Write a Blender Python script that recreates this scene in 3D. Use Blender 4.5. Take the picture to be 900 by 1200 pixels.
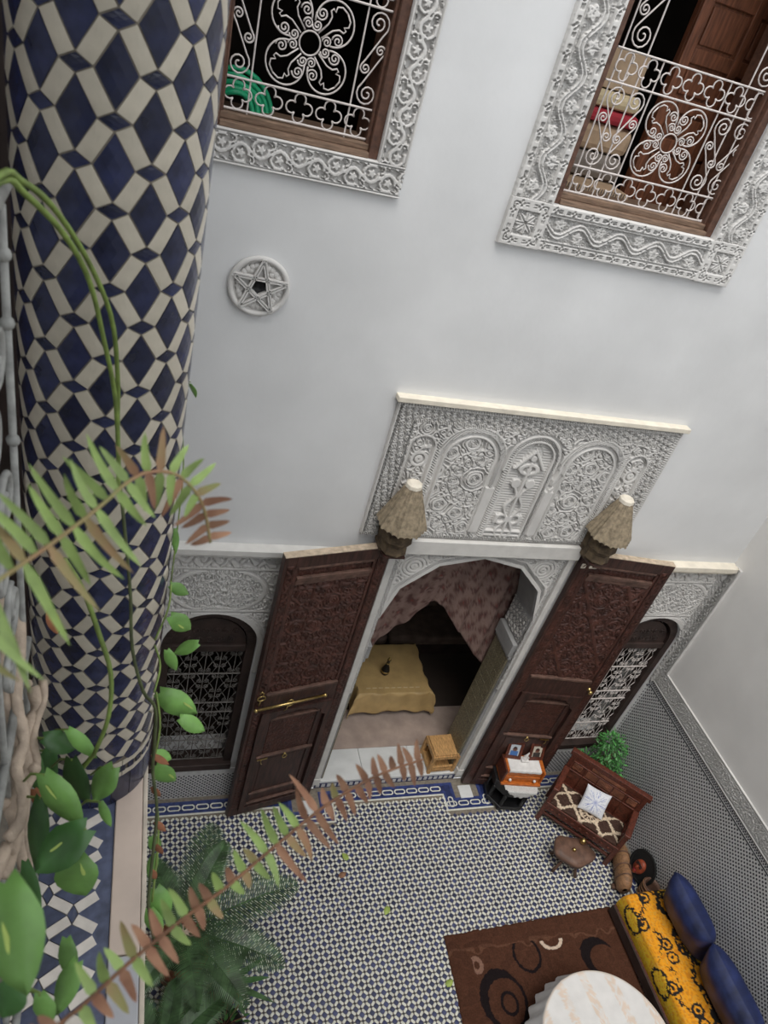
import bpy, bmesh, math, random
import numpy as np
from mathutils import Vector, Matrix
PI = math.pi
random.seed(7)
rng = np.random.default_rng(7)
for o in list(bpy.data.objects): bpy.data.objects.remove(o)
SC = bpy.context.scene
COL = SC.collection

# ---------------------------------------------------------------- camera, sky, light, exposure
CAM_R = ((0.94271555, -0.22477397, 0.24650366), (0.05464563, -0.62489537, -0.77879371), (0.32909155, 0.74765128, -0.57681566))
CAM_P = (0.0, -5.0, 8.325)
cd = bpy.data.cameras.new('camera'); cam = bpy.data.objects.new('camera', cd); COL.objects.link(cam)
cd.sensor_fit = 'HORIZONTAL'; cd.sensor_width = 36.0; cd.lens = 864.6 / 900 * 36.0
cd.clip_start = 0.05; cd.clip_end = 200
r_, d_, f_ = [Vector(a) for a in CAM_R]
cam.matrix_world = Matrix(((r_.x, -d_.x, -f_.x, CAM_P[0]), (r_.y, -d_.y, -f_.y, CAM_P[1]), (r_.z, -d_.z, -f_.z, CAM_P[2]), (0, 0, 0, 1)))
cd.dof.use_dof = True; cd.dof.focus_distance = 6.5; cd.dof.aperture_fstop = 8.0
SC.camera = cam

wd = bpy.data.worlds.new('overcast_sky'); SC.world = wd; wd.use_nodes = True
bg = wd.node_tree.nodes['Background']; bg.inputs[0].default_value = (0.94, 0.97, 1.0, 1); bg.inputs[1].default_value = 1.45
sd = bpy.data.lights.new('sun', 'SUN'); sd.energy = 1.5; sd.angle = math.radians(32); sd.color = (1.0, 0.95, 0.88)
sun = bpy.data.objects.new('sun', sd); COL.objects.link(sun); sun.rotation_euler = (math.radians(20), math.radians(-12), 0); sun.location = (3, -4, 14)
vs = SC.view_settings
vs.view_transform = 'Standard'; vs.look = 'None'; vs.gamma = 1.0; vs.use_curve_mapping = False; vs.exposure = 0.16

# ---------------------------------------------------------------- helpers: objects
def link(o, parent=None):
    COL.objects.link(o)
    if parent is not None: o.parent = parent
    return o
def tag(o, label=None, cat=None, group=None, kind=None):
    if label: o['label'] = label
    if cat: o['category'] = cat
    if group: o['group'] = group
    if kind: o['kind'] = kind
    return o
def empty(name, loc=(0, 0, 0), rz=0, **k):
    o = bpy.data.objects.new(name, None); o.location = loc; o.rotation_euler = (0, 0, rz); o.empty_display_size = 0.1
    link(o); return tag(o, **k)
def copy_tree(o, parent=None):
    c = o.copy(); COL.objects.link(c)
    if parent is not None: c.parent = parent
    for ch in list(o.children): copy_tree(ch, c)
    return c

class MB:
    def __init__(s): s.v = []; s.f = []; s.m = []; s.c = []
    def add(s, vs, fs, mi=0, M=None):
        b = len(s.v)
        s.v += [tuple(M @ Vector(p)) for p in vs] if M is not None else [tuple(p) for p in vs]
        s.f += [tuple(i + b for i in f) for f in fs]; s.m += [mi] * len(fs); return s
    def box(s, x0, x1, y0, y1, z0, z1, mi=0, M=None):
        v = [(x, y, z) for z in (z0, z1) for y in (y0, y1) for x in (x0, x1)]
        return s.add(v, [(0, 2, 3, 1), (4, 5, 7, 6), (0, 1, 5, 4), (2, 6, 7, 3), (0, 4, 6, 2), (1, 3, 7, 5)], mi, M)
    def prism(s, poly, a, b, axis='z', mi=0, M=None):
        P = {'z': lambda p, h: (p[0], p[1], h), 'y': lambda p, h: (p[0], h, p[1]), 'x': lambda p, h: (h, p[0], p[1])}[axis]
        n = len(poly); v = [P(p, a) for p in poly] + [P(p, b) for p in poly]
        f = [tuple(range(n))[::-1], tuple(range(n, 2 * n))] + [(i, (i + 1) % n, n + (i + 1) % n, n + i) for i in range(n)]
        return s.add(v, f, mi, M)
    def tube(s, pts, r, n=6, closed=False, mi=0, M=None):
        pts = [Vector(p) for p in pts]; k = len(pts); rs = r if hasattr(r, '__len__') else [r] * k
        def tan(i):
            a = pts[(i - 1) % k] if closed or i > 0 else pts[0]; b = pts[(i + 1) % k] if closed or i < k - 1 else pts[-1]
            t = b - a; return t.normalized() if t.length > 1e-9 else Vector((0, 0, 1))
        t0 = tan(0); up = Vector((0, 0, 1)) if abs(t0.z) < .9 else Vector((1, 0, 0)); nx = t0.cross(up).normalized(); v = []
        for i in range(k):
            t = tan(i); nx = (nx - t * nx.dot(t))
            nx = nx.normalized() if nx.length > 1e-6 else t.orthogonal().normalized()
            ny = t.cross(nx)
            for j in range(n):
                a = 2 * PI * j / n; v.append(pts[i] + (nx * math.cos(a) + ny * math.sin(a)) * rs[i])
        f = []
        for i in range(k if closed else k - 1):
            for j in range(n):
                a, b = i * n + j, i * n + (j + 1) % n; c, d = ((i + 1) % k) * n + (j + 1) % n, ((i + 1) % k) * n + j; f.append((a, b, c, d))
        if not closed: f += [tuple(range(n))[::-1], tuple(range((k - 1) * n, k * n))]
        return s.add(v, f, mi, M)
    def lathe(s, prof, n=20, mi=0, M=None, c=(0, 0, 0)):
        v = []; k = len(prof)
        for r, z in prof:
            for j in range(n): a = 2 * PI * j / n; v.append((c[0] + r * math.cos(a), c[1] + r * math.sin(a), c[2] + z))
        f = [(i * n + j, i * n + (j + 1) % n, (i + 1) * n + (j + 1) % n, (i + 1) * n + j) for i in range(k - 1) for j in range(n)]
        f += [tuple(range(n))[::-1], tuple(range((k - 1) * n, k * n))]
        return s.add(v, f, mi, M)
    def ball(s, c, r, n=10, m=6, mi=0, sc=(1, 1, 1)):
        pr = [(max(1e-4, r * math.sin(PI * i / m)), -r * math.cos(PI * i / m)) for i in range(m + 1)]
        return s.lathe(pr, n, mi, Matrix.Translation(c) @ Matrix.Diagonal((*sc, 1)))
    def grid(s, fn, nu, nv, mi=0, M=None):
        v = [fn(i / nu, j / nv) for j in range(nv + 1) for i in range(nu + 1)]
        return s.add(v, [(j * (nu + 1) + i, j * (nu + 1) + i + 1, (j + 1) * (nu + 1) + i + 1, (j + 1) * (nu + 1) + i) for j in range(nv) for i in range(nu)], mi, M)
    def build(s, name, mats, parent=None, smooth=False, bev=0, loc=None, rot=None, solid=0):
        me = bpy.data.meshes.new(name); me.from_pydata(s.v, [], s.f)
        mats = mats if isinstance(mats, (list, tuple)) else [mats]
        for m in mats: me.materials.append(m)
        if len(mats) > 1: me.polygons.foreach_set('material_index', s.m)
        if smooth: me.polygons.foreach_set('use_smooth', [True] * len(s.f))
        me.update()
        o = link(bpy.data.objects.new(name, me), parent)
        if loc: o.location = loc
        if rot: o.rotation_euler = rot
        if solid: md = o.modifiers.new('solid', 'SOLIDIFY'); md.thickness = solid; md.offset = 0
        if bev: md = o.modifiers.new('bevel', 'BEVEL'); md.width = bev; md.segments = 2; md.limit_method = 'ANGLE'; md.angle_limit = .6
        return o

def np_mesh(name, V, F, mats, parent=None, smooth=False, col=None):
    V = np.asarray(V, np.float32); F = np.asarray(F, np.int32); k = F.shape[1]
    me = bpy.data.meshes.new(name)
    me.vertices.add(len(V)); me.vertices.foreach_set('co', V.ravel())
    me.loops.add(F.size); me.loops.foreach_set('vertex_index', F.ravel())
    me.polygons.add(len(F)); me.polygons.foreach_set('loop_start', np.arange(0, F.size, k, dtype=np.int32))
    if smooth: me.polygons.foreach_set('use_smooth', np.ones(len(F), bool))
    for m in (mats if isinstance(mats, (list, tuple)) else [mats]): me.materials.append(m)
    if col is not None:
        a = me.color_attributes.new('Col', 'FLOAT_COLOR', 'POINT')
        c4 = np.ones((len(V), 4), np.float32); c4[:, :3] = col; a.data.foreach_set('color', c4.ravel())
    me.update(calc_edges=True); me.validate()
    return link(bpy.data.objects.new(name, me), parent)

def grid_mesh(name, X, Y, Z, mats, parent=None, smooth=True, col=None, mask=None, solid=0, flip=False):
    nv, nu = X.shape; V = np.stack([X, Y, Z], -1).reshape(-1, 3); idx = np.arange(nu * nv).reshape(nv, nu)
    F = np.stack([idx[:-1, :-1], idx[:-1, 1:], idx[1:, 1:], idx[1:, :-1]], -1)
    if flip: F = F[..., ::-1]
    if mask is not None:
        ok = mask[:-1, :-1] & mask[:-1, 1:] & mask[1:, 1:] & mask[1:, :-1]; F = F[ok]
    F = F.reshape(-1, 4)
    o = np_mesh(name, V, F, mats, parent, smooth, None if col is None else col.reshape(-1, 3))
    if solid: md = o.modifiers.new('solid', 'SOLIDIFY'); md.thickness = solid; md.offset = -1
    return o

# ---------------------------------------------------------------- helpers: materials
def lin(r, g, b):
    def c(x): x /= 255; return x / 12.92 if x <= .04045 else ((x + .055) / 1.055) ** 2.4
    return (c(r), c(g), c(b))
MATS = {}
def mat(name, col, rough=.6, var=.15, scale=12, bump=0, bscale=60, metal=0, stretch=(1, 1, 1), col2=None, tilevar=0, spec=.5, sss=0, attr=False, coat=0, trans=0):
    m = bpy.data.materials.new(name); m.use_nodes = True; nt = m.node_tree; N = nt.nodes; L = nt.links
    b = N['Principled BSDF']; b.inputs['Roughness'].default_value = rough; b.inputs['Metallic'].default_value = metal
    b.inputs['Specular IOR Level'].default_value = spec
    if coat: b.inputs['Coat Weight'].default_value = coat; b.inputs['Coat Roughness'].default_value = .12
    tc = N.new('ShaderNodeTexCoord'); mp = N.new('ShaderNodeMapping'); mp.inputs['Scale'].default_value = stretch; L.new(tc.outputs['Object'], mp.inputs['Vector'])
    nz = N.new('ShaderNodeTexNoise'); nz.inputs['Scale'].default_value = scale; nz.inputs['Detail'].default_value = 6; L.new(mp.outputs[0], nz.inputs['Vector'])
    mx = N.new('ShaderNodeMix'); mx.data_type = 'RGBA'
    c = Vector(col); c2 = Vector(col2) if col2 else c * (1 - var * 2)
    hi = c if col2 else c * (1 + var)
    mx.inputs['A'].default_value = (*c2, 1); mx.inputs['B'].default_value = (*hi, 1)
    mr = N.new('ShaderNodeMapRange'); mr.inputs['From Min'].default_value = .32; mr.inputs['From Max'].default_value = .68; L.new(nz.outputs[0], mr.inputs[0]); L.new(mr.outputs[0], mx.inputs['Factor'])
    out = mx.outputs['Result']
    if attr:
        at = N.new('ShaderNodeAttribute'); at.attribute_name = 'Col'
        m2 = N.new('ShaderNodeMix'); m2.data_type = 'RGBA'; m2.blend_type = 'MULTIPLY'; m2.inputs['Factor'].default_value = 1
        L.new(at.outputs['Color'], m2.inputs['A']); L.new(out, m2.inputs['B']); out = m2.outputs['Result']
    if tilevar:
        oi = N.new('ShaderNodeObjectInfo'); ge = N.new('ShaderNodeNewGeometry'); ad = N.new('ShaderNodeMath'); ad.operation = 'ADD'
        L.new(oi.outputs['Random'], ad.inputs[0]); L.new(ge.outputs['Random Per Island'], ad.inputs[1])
        fr = N.new('ShaderNodeMath'); fr.operation = 'FRACT'; L.new(ad.outputs[0], fr.inputs[0])
        hs = N.new('ShaderNodeHueSaturation'); r2 = N.new('ShaderNodeMapRange'); r2.inputs['To Min'].default_value = 1 - tilevar; r2.inputs['To Max'].default_value = 1 + tilevar
        L.new(fr.outputs[0], r2.inputs[0]); L.new(r2.outputs[0], hs.inputs['Value']); L.new(out, hs.inputs['Color']); out = hs.outputs[0]
    L.new(out, b.inputs['Base Color'])
    if bump:
        n2 = N.new('ShaderNodeTexNoise'); n2.inputs['Scale'].default_value = bscale; n2.inputs['Detail'].default_value = 4; L.new(mp.outputs[0], n2.inputs['Vector'])
        bp = N.new('ShaderNodeBump'); bp.inputs['Strength'].default_value = bump; bp.inputs['Distance'].default_value = .01; L.new(n2.outputs[0], bp.inputs['Height']); L.new(bp.outputs[0], b.inputs['Normal'])
    MATS[name] = m; return m
M_PLASTER = mat('lime_plaster', (.74, .745, .75), .85, .045, 1.1, .35, 5)
M_PLASTER_B = mat('carved_plaster', (.66, .645, .625), .85, .06, 3, .1, 60)
M_PLASTERW = mat('warm_lit_plaster', (.81, .795, .775), .85, .05, 1.0, .35, 5)  # brighter plaster copy, light on the right wall put into the colour
M_CREAM = mat('cream_ledge', lin(232, 224, 208), .8, .06, 8, .2, 40)
M_DUSTY = mat('grey_dusty_ledge', lin(214, 212, 208), .8, .05, 8)
M_GREY = mat('grey_plaster', lin(150, 150, 150), .8, .08, 6)
M_MARBLE = mat('marble', lin(222, 224, 224), .3, .05, 4, stretch=(1, 2, 1))
M_DIM = mat('dim_room_tone', lin(62, 52, 46), .9, .1, 3)
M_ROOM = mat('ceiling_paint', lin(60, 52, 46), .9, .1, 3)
M_CARPET = mat('pink_carpet', lin(178, 160, 150), .95, .1, 5, .4, 150)
M_DOOR = mat('dark_door_wood', lin(66, 42, 36), .5, .3, 5, .25, 40, stretch=(6, 6, 1))
M_DOORC = mat('carved_door_wood', lin(80, 48, 40), .45, .25, 8, .2, 60)
M_MOULD = mat('dusty_wood_moulding', lin(104, 78, 68), .6, .25, 14, .2, 60)
M_DOORTOP = mat('dusty_wood_edge', lin(196, 178, 156), .9, .15, 20, .3, 60)
M_FRAME = mat('brown_window_wood', lin(96, 66, 52), .6, .2, 6, .2, 40, stretch=(5, 5, 5))
M_SILL = mat('weathered_sill_wood', lin(128, 104, 86), .75, .2, 9, .3, 50, stretch=(1, 8, 8))
M_FRAMED = mat('dark_window_wood', lin(58, 44, 40), .6, .25, 6, .2, 40)
M_RED = mat('red_brown_wood', lin(98, 50, 36), .4, .3, 6, .2, 60, stretch=(6, 6, 6))
M_ORANGE = mat('orange_wood', lin(190, 104, 40), .4, .2, 8, .1, 60, stretch=(2, 8, 8))
M_CRATE = mat('raw_pine', lin(196, 152, 98), .7, .2, 8, .2, 60, stretch=(8, 2, 2))
M_OLIVE = mat('light_brown_wood', lin(150, 112, 80), .6, .2, 10, .3, 60, stretch=(5, 1, 5))
M_UMBER = mat('umber_wood', lin(112, 84, 70), .55, .2, 12, .2, 60)
M_BLACK = mat('black_lacquer', lin(26, 26, 28), .35, .2, 10)
M_BLACKM = mat('matt_black', lin(22, 22, 22), .8, .2, 20)
M_MASK = mat('carved_mask_wood', lin(158, 74, 48), .5, .2, 20)
M_BRASS = mat('brass', lin(204, 178, 118), .3, .15, 20, metal=1)
M_IRONW = mat('white_painted_iron', lin(214, 206, 202), .5, .08, 30)
M_IRONG = mat('grey_painted_iron', lin(146, 146, 142), .6, .15, 30, .2, 90)
M_IROND = mat('dull_iron', lin(120, 116, 112), .5, .2, 30)
M_BLUE = mat('blue_glazed_tile', lin(36, 41, 70), .22, .22, 25, .08, 40, tilevar=.35)
M_WHITE = mat('ivory_glazed_tile', lin(186, 178, 162), .28, .07, 18, .08, 40, tilevar=.08)
M_FBLUE = mat('floor_blue_tile', lin(62, 68, 104), .3, .2, 20, tilevar=.4)
M_FWHITE = mat('floor_white_tile', lin(226, 226, 216), .35, .06, 20, tilevar=.07)
M_FDARK = mat('floor_small_dark_tile', lin(44, 46, 60), .4, .1, 20)
M_BBLUE = mat('border_blue_tile', lin(54, 66, 116), .3, .2, 20, tilevar=.3)
M_GROUT = mat('pale_grout', lin(176, 172, 160), .9, .1, 30)
M_GREYM = mat('grey_stone_slab', lin(168, 168, 172), .4, .08, 5)
M_BEIGE = mat('beige_edge_strip', lin(192, 180, 164), .6, .1, 12)
M_GROUTD = mat('grey_grout', lin(132, 124, 112), .9, .15, 30)
M_DADOW = mat('dado_white_tile', lin(212, 212, 212), .35, .07, 30)
M_DADOD = mat('dado_dark_tile', lin(54, 56, 64), .35, .2, 30, tilevar=.3)
M_ZELL = mat('ochre_mosaic', lin(150, 141, 114), .5, .1, 90, col2=lin(60, 58, 52))
M_SHINGLE = mat('weathered_shingle', lin(150, 136, 114), .85, .2, 25, .3, 60)
M_OLDWOOD = mat('mossy_old_wood', lin(112, 96, 74), .9, .1, 14, .4, 50, col2=lin(58, 46, 36))
M_COL = mat('printed_cloth', (1, 1, 1), .85, .04, 30, .15, 300, attr=True)
M_RUG = mat('rug_pile', (1, 1, 1), 1, .12, 60, .6, 200, attr=True, spec=.1)
M_VELVET = mat('blue_velvet', lin(36, 48, 94), .5, .3, 6, .3, 14)
M_GOLD = mat('gold_cloth', lin(194, 164, 112), .45, .08, 6)
M_LINEN = mat('white_cotton', lin(226, 224, 222), .85, .05, 15, .2, 100)
M_LACE = mat('white_lace', lin(206, 206, 204), .9, .1, 80, .5, 160)
M_TAN = mat('tan_fabric', lin(186, 160, 132), .9, .08, 10, .2, 150)
M_CREAMF = mat('cream_fabric', lin(214, 196, 158), .9, .06, 10)
M_REDF = mat('red_fabric', lin(176, 52, 64), .9, .1, 10)
M_GREYF = mat('grey_fabric', lin(134, 126, 118), .9, .1, 10)
M_BANQ = mat('brown_velour', lin(110, 92, 82), .9, .15, 8)
M_HOSE = mat('green_hose_plastic', lin(36, 170, 120), .35, .08, 20)
M_SHUTTER = mat('warm_brown_wood', lin(124, 76, 52), .5, .25, 6, .2, 60, stretch=(8, 8, 1))
M_LEAF = mat('pothos_leaf', lin(118, 162, 84), .36, .22, 9, spec=.4, tilevar=.2)
M_LEAFD = mat('dark_pothos_leaf', lin(66, 106, 54), .38, .2, 9, spec=.4, tilevar=.2)
M_VAR = mat('cream_leaf_patch', lin(166, 186, 96), .5, .1, 20)
M_STEM = mat('green_stem', lin(112, 132, 62), .6, .2, 30)
M_STEMD = mat('olive_stem', lin(70, 78, 44), .7, .2, 30)
M_FERN = mat('fern_leaf', lin(142, 166, 92), .55, .15, 30, tilevar=.15)
M_FERNB = mat('withered_fern_leaf', lin(156, 118, 92), .8, .15, 30, tilevar=.25, col2=lin(120, 82, 62))
M_FERNM = mat('half_dry_fern_leaf', lin(132, 142, 84), .7, .1, 14, col2=lin(156, 114, 88))
M_RACHIS = mat('brown_frond_stalk', lin(120, 82, 56), .7, .2, 30)
M_CYCAD = mat('cycad_leaf', lin(74, 102, 64), .45, .3, 8, tilevar=.2)
M_BUSH = mat('bush_leaf', lin(84, 150, 78), .5, .25, 8, tilevar=.4)
M_GRASS = mat('dry_blade', lin(120, 112, 84), .8, .25, 20)
M_POT = mat('terracotta', lin(140, 78, 56), .8, .15, 12, .2, 60)
M_SOIL = mat('dark_soil', lin(44, 36, 30), 1, .3, 40, .6, 60)
M_DEAD = mat('dried_vine_bark', lin(178, 160, 142), .85, .15, 25, .5, 60)
M_DEADLEAF = mat('dead_leaf', lin(152, 98, 68), .8, .25, 20)
M_PHOTO = mat('photograph_print', (1, 1, 1), .3, .02, 5, attr=True)
M_PALE = mat('pale_table_cloth', (1, 1, 1), .6, .03, 8, attr=True)

# ---------------------------------------------------------------- helpers: relief fields
def sm(a, b, x): t = np.clip((x - a) / (b - a), 0, 1); return t * t * (3 - 2 * t)
def vnoise(u, v, s, seed=0):
    r = np.random.default_rng(seed); G = r.random((64, 64)); x = u / s; y = v / s
    i = np.floor(x).astype(int); j = np.floor(y).astype(int); fx = x - i; fy = y - j; fx = fx * fx * (3 - 2 * fx); fy = fy * fy * (3 - 2 * fy)
    g = lambda a, b: G[b % 64, a % 64]
    return (g(i, j) * (1 - fx) + g(i + 1, j) * fx) * (1 - fy) + (g(i, j + 1) * (1 - fx) + g(i + 1, j + 1) * fx) * fy
def lace(u, v, s, n=4, rot=0.2):
    f = 0; s = s * .56
    for k in range(n): a = rot + PI * k / n; f = f + np.cos(2 * PI / s * (u * math.cos(a) + v * math.sin(a)))
    return sm(-.22, .02, np.sin(f * 2.5 + .6))
def rope(s, t, w, p):
    e = np.abs(t) / w; d = .5 + .5 * np.sin(2 * PI * (s / p + t / w * .5)); return np.where(e < 1, sm(.2, .5, d), 1)
def vine(s, t, w, L=.24):
    a = .17 * w; c = a * np.sin(2 * PI * s / L); h = (np.abs(t - c) < .055 * w) * 1.
    q = np.floor(s / (L / 2)); sc = (q + .5) * L / 2; sg = np.where(q % 2 == 0, -1, 1); tc = sg * .1 * w
    dx, dy = s - sc, t - tc; d = np.hypot(dx, dy) / w; th = np.arctan2(dy, dx) * sg
    h = np.maximum(h, (np.abs(d - .25 - .02 * th / PI) < .045) & (np.abs(th - .6) > .35)); h = np.maximum(h, d < .12 * (1 + .3 * np.cos(5 * th)))
    dx2, dy2 = s - q * L / 2, t + sg * .28 * w; d2 = np.hypot(dx2, dy2) / w; th2 = np.arctan2(dy2, dx2)
    h = np.maximum(h, (np.abs(d2 - .13) < .035) | (d2 < .05))
    e = np.abs(t) / w; k = (np.sin(s / w * 23 + 3 * np.sin(t / w * 19)) > .55) & (e > .30); h = np.maximum(h, k)
    h = np.where(e > .385, 1, h); h = np.where((e > .415) & (e < .44), .35, h); return h * 1.
def studs(s, t, w, p):
    x = (s / p) % 1 - .5; y = t / w; d = np.abs(x) * p / w
    pit = (np.abs(np.abs(d - .0) - .22) + np.abs(np.abs(y) - .0) < .14) | (np.abs(d) + np.abs(np.abs(y) - .24) < .13) | ((np.abs(d - .62) < .2) & (np.abs(np.abs(y) - .12) < .045))
    return np.where(pit, 0, 1.)
def braid(s, t, w, L=.34):
    c = .24 * w * np.sin(2 * PI * s / L); d = np.abs(t - c) / w; h = (d < .12) * .9; h = np.where((d < .028), .35, h)
    q = np.floor(s / (L / 2)); sc = (q + .5) * L / 2; sg = np.where(q % 2 == 0, -1, 1); dx, dy = (s - sc) / w, t / w - sg * .2
    r = np.hypot(dx, dy); th = np.arctan2(dy, dx)
    h = np.maximum(h, (r < .20 * (.55 + .45 * np.abs(np.cos(2.5 * th + .8))) + .05) * .75); h = np.where(np.abs(np.sin(2.5 * th + .8)) * r < .012, .2, h)
    return np.maximum(h, .5 * lace(s, t, .085, 3))
def relief(name, u0, u1, v0, v1, du, hfun, place, depth, mats, parent=None, mask=None, off=0.0):
    nu = int(round((u1 - u0) / du)) + 1; nv = int(round((v1 - v0) / du)) + 1
    U, V = np.meshgrid(np.linspace(u0, u1, nu), np.linspace(v0, v1, nv)); H = np.clip(hfun(U, V), 0, 1)
    D = off + depth * (H - 1)
    pad = lambda A: np.pad(A, 1, mode='edge')
    U2, V2, D2 = pad(U), pad(V), np.pad(D, 1, constant_values=-.002)
    mk = None if mask is None else mask(U2, V2)
    X, Y, Z = place(U2, V2, D2)
    return grid_mesh(name, X, Y, Z, mats, parent, False, mask=mk)
back_face = lambda U, V, D: (U, -D, V)             # on the main wall, D metres proud of it
XR = 6.54
right_face = lambda U, V, D: (XR - D, -U, V)       # on the right wall, U metres out from the corner
M_TANSTONE = mat('tan_stone', lin(196, 178, 164), .45, .07, 6)
M_LBLUE = mat('ledge_blue_tile', lin(74, 80, 102), .35, .2, 25, .08, 40, tilevar=.25)
M_LWHITE = mat('ledge_white_tile', lin(212, 204, 194), .4, .07, 18, .08, 40, tilevar=.08)
M_REDC = mat('carved_bench_wood', lin(138, 88, 66), .45, .25, 10, .2, 60)
M_YELLOW = mat('yellow_cloth', lin(214, 160, 40), .85, .15, 20)

# ================================================================ STRUCTURE
def st(o, label, cat=None): return tag(o, label, cat, kind='structure')
TH = .43
C3, C4, HW, ZS3, ZT3 = .844, 6.0, .463, .62, 3.156      # arched ground windows: centres, half width, sill, top
ARCH = [(-.905, 2.55), (-.895, 3.10), (-.78, 3.54), (-.45, 3.855), (0, 3.97), (.45, 3.855), (.78, 3.54), (.895, 3.10), (.905, 2.55)]
DX = 3.39                                                # middle of the great doorway
ARCHP = [(DX + x, z) for x, z in ARCH]
def wall_holes(name, xs, zs, holes, y0, y1, m):
    b = MB(); inh = lambda x, z: any(h[0] < x < h[1] and h[2] < z < h[3] for h in holes)
    for i in range(len(xs) - 1):
        for j in range(len(zs) - 1):
            a, c, d, e = xs[i], xs[i + 1], zs[j], zs[j + 1]
            if inh((a + c) / 2, (d + e) / 2): continue
            b.add([(a, y0, d), (c, y0, d), (c, y0, e), (a, y0, e)], [(0, 1, 2, 3)]); b.add([(a, y1, d), (c, y1, d), (c, y1, e), (a, y1, e)], [(3, 2, 1, 0)])
    for h in holes:
        a, c, d, e = h
        b.add([(a, y0, d), (a, y1, d), (a, y1, e), (a, y0, e)], [(0, 1, 2, 3)]); b.add([(c, y0, d), (c, y1, d), (c, y1, e), (c, y0, e)], [(3, 2, 1, 0)])
        b.add([(a, y0, d), (c, y0, d), (c, y1, d), (a, y1, d)], [(0, 1, 2, 3)]); b.add([(a, y0, e), (c, y0, e), (c, y1, e), (a, y1, e)], [(3, 2, 1, 0)])
    x0, x1, z0, z1 = xs[0], xs[-1], zs[0], zs[-1]
    b.add([(x0, y0, z1), (x1, y0, z1), (x1, y1, z1), (x0, y1, z1)], [(0, 1, 2, 3)])
    return b
TOP = 10.4
W1C, W1H, W2C, W2H = .871, .535, 3.424, .708
H1 = (W1C - W1H, W1C + W1H, 7.33, 9.0); H2 = (W2C - W2H, W2C + W2H, 7.31, 9.3)
H3 = (C3 - HW, C3 + HW, ZS3, ZT3); H4 = (C4 - HW, C4 + HW, ZS3, ZT3); HD = (DX - .98, DX + .98, .10, 4.05)
HR = (.70, .85, 6.30, 6.47)
xs = sorted({-3.2, 7.0, *[h[i] for h in (H1, H2, H3, H4, HD, HR) for i in (0, 1)]}); zs = sorted({0, TOP, *[h[i] for h in (H1, H2, H3, H4, HD, HR) for i in (2, 3)]})
b = wall_holes('wall_back', xs, zs, [H1, H2, H3, H4, HD, HR], 0, TH, M_PLASTER)
for cx in (C3, C4):                                       # round the window heads
    for sg in (-1, 1):
        arc = [(cx + sg * HW * math.cos(a), ZT3 - HW + HW * math.sin(a)) for a in np.linspace(0, PI / 2, 9)]
        poly = [(cx + sg * HW, ZT3)] + arc; b.prism(poly if sg < 0 else poly[::-1], .0, TH, 'y')
wall = st(b.build('wall_back', M_PLASTER), 'tall white plastered courtyard wall with the carved double doorway', 'wall')
# the doorway arch as thick masonry
b = MB(); out = [(DX - .98, 2.55), (DX - .98, 3.10), (DX - .98, 3.9), (DX - .98, 4.05), (DX, 4.05), (DX + .98, 4.05), (DX + .98, 3.9), (DX + .98, 3.10), (DX + .98, 2.55)]
for i in range(8):
    q = [out[i], out[i + 1], ARCHP[i + 1], ARCHP[i]]; b.prism(q, .005, TH, 'y')
b.box(DX - .98, DX - .905, .005, TH, .15, 2.55); b.box(DX + .905, DX + .98, .005, TH, .15, 2.55)
arch = st(b.build('trim_1', M_GREY), 'polygonal arch of the great doorway with carved white face', 'arch')
def arch_open(X, Z):
    inside = np.zeros(X.shape, bool); P = [(DX - .905, 0)] + ARCHP + [(DX + .905, 0)]; n = len(P)
    for i in range(n):
        (x1, z1), (x2, z2) = P[i], P[(i + 1) % n]
        c = ((z1 > Z) != (z2 > Z)) & (X < (x2 - x1) * (Z - z1) / ((z2 - z1) or 1e-9) + x1); inside ^= c
    return inside
def arch_dist(X, Z):
    d = np.full(X.shape, 9.)
    P = [(DX - .905, 0)] + ARCHP + [(DX + .905, 0)]
    for (x1, z1), (x2, z2) in zip(P[:-1], P[1:]):
        vx, vz = x2 - x1, z2 - z1; t = np.clip(((X - x1) * vx + (Z - z1) * vz) / (vx * vx + vz * vz), 0, 1); d = np.minimum(d, np.hypot(X - x1 - t * vx, Z - z1 - t * vz))
    return d
def h_arch(X, Z):
    h = lace(X - DX, Z, .15, 4); d = arch_dist(X, Z)
    r = np.hypot(np.abs(X - DX) - .72, Z - 3.84); h = np.where(r < .13, np.maximum(sm(.2, .5, np.abs(np.sin(r * 75 + 0 * h))), .2), h); h = np.where(np.abs(r - .14) < .012, 1, h)
    h = np.where(d < .085, rope(X + Z, d - .06, .02, .022), h); h = np.where((d < .038) | (np.abs(d - .09) < .008), 1, h)
    e = DX + .95 - .0 - X; e = np.minimum(X - (DX - .95), e); h = np.where(e < .06, lace(X, Z, .05, 2), h); h = np.where(np.abs(e - .065) < .008, 1, h); return h
relief('carved_spandrel', DX - .95, DX + .94, 1.9, 4.045, .005, h_arch, back_face, .032, M_PLASTER_B, arch, mask=lambda X, Z: ~arch_open(X, Z), off=.03)
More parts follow.
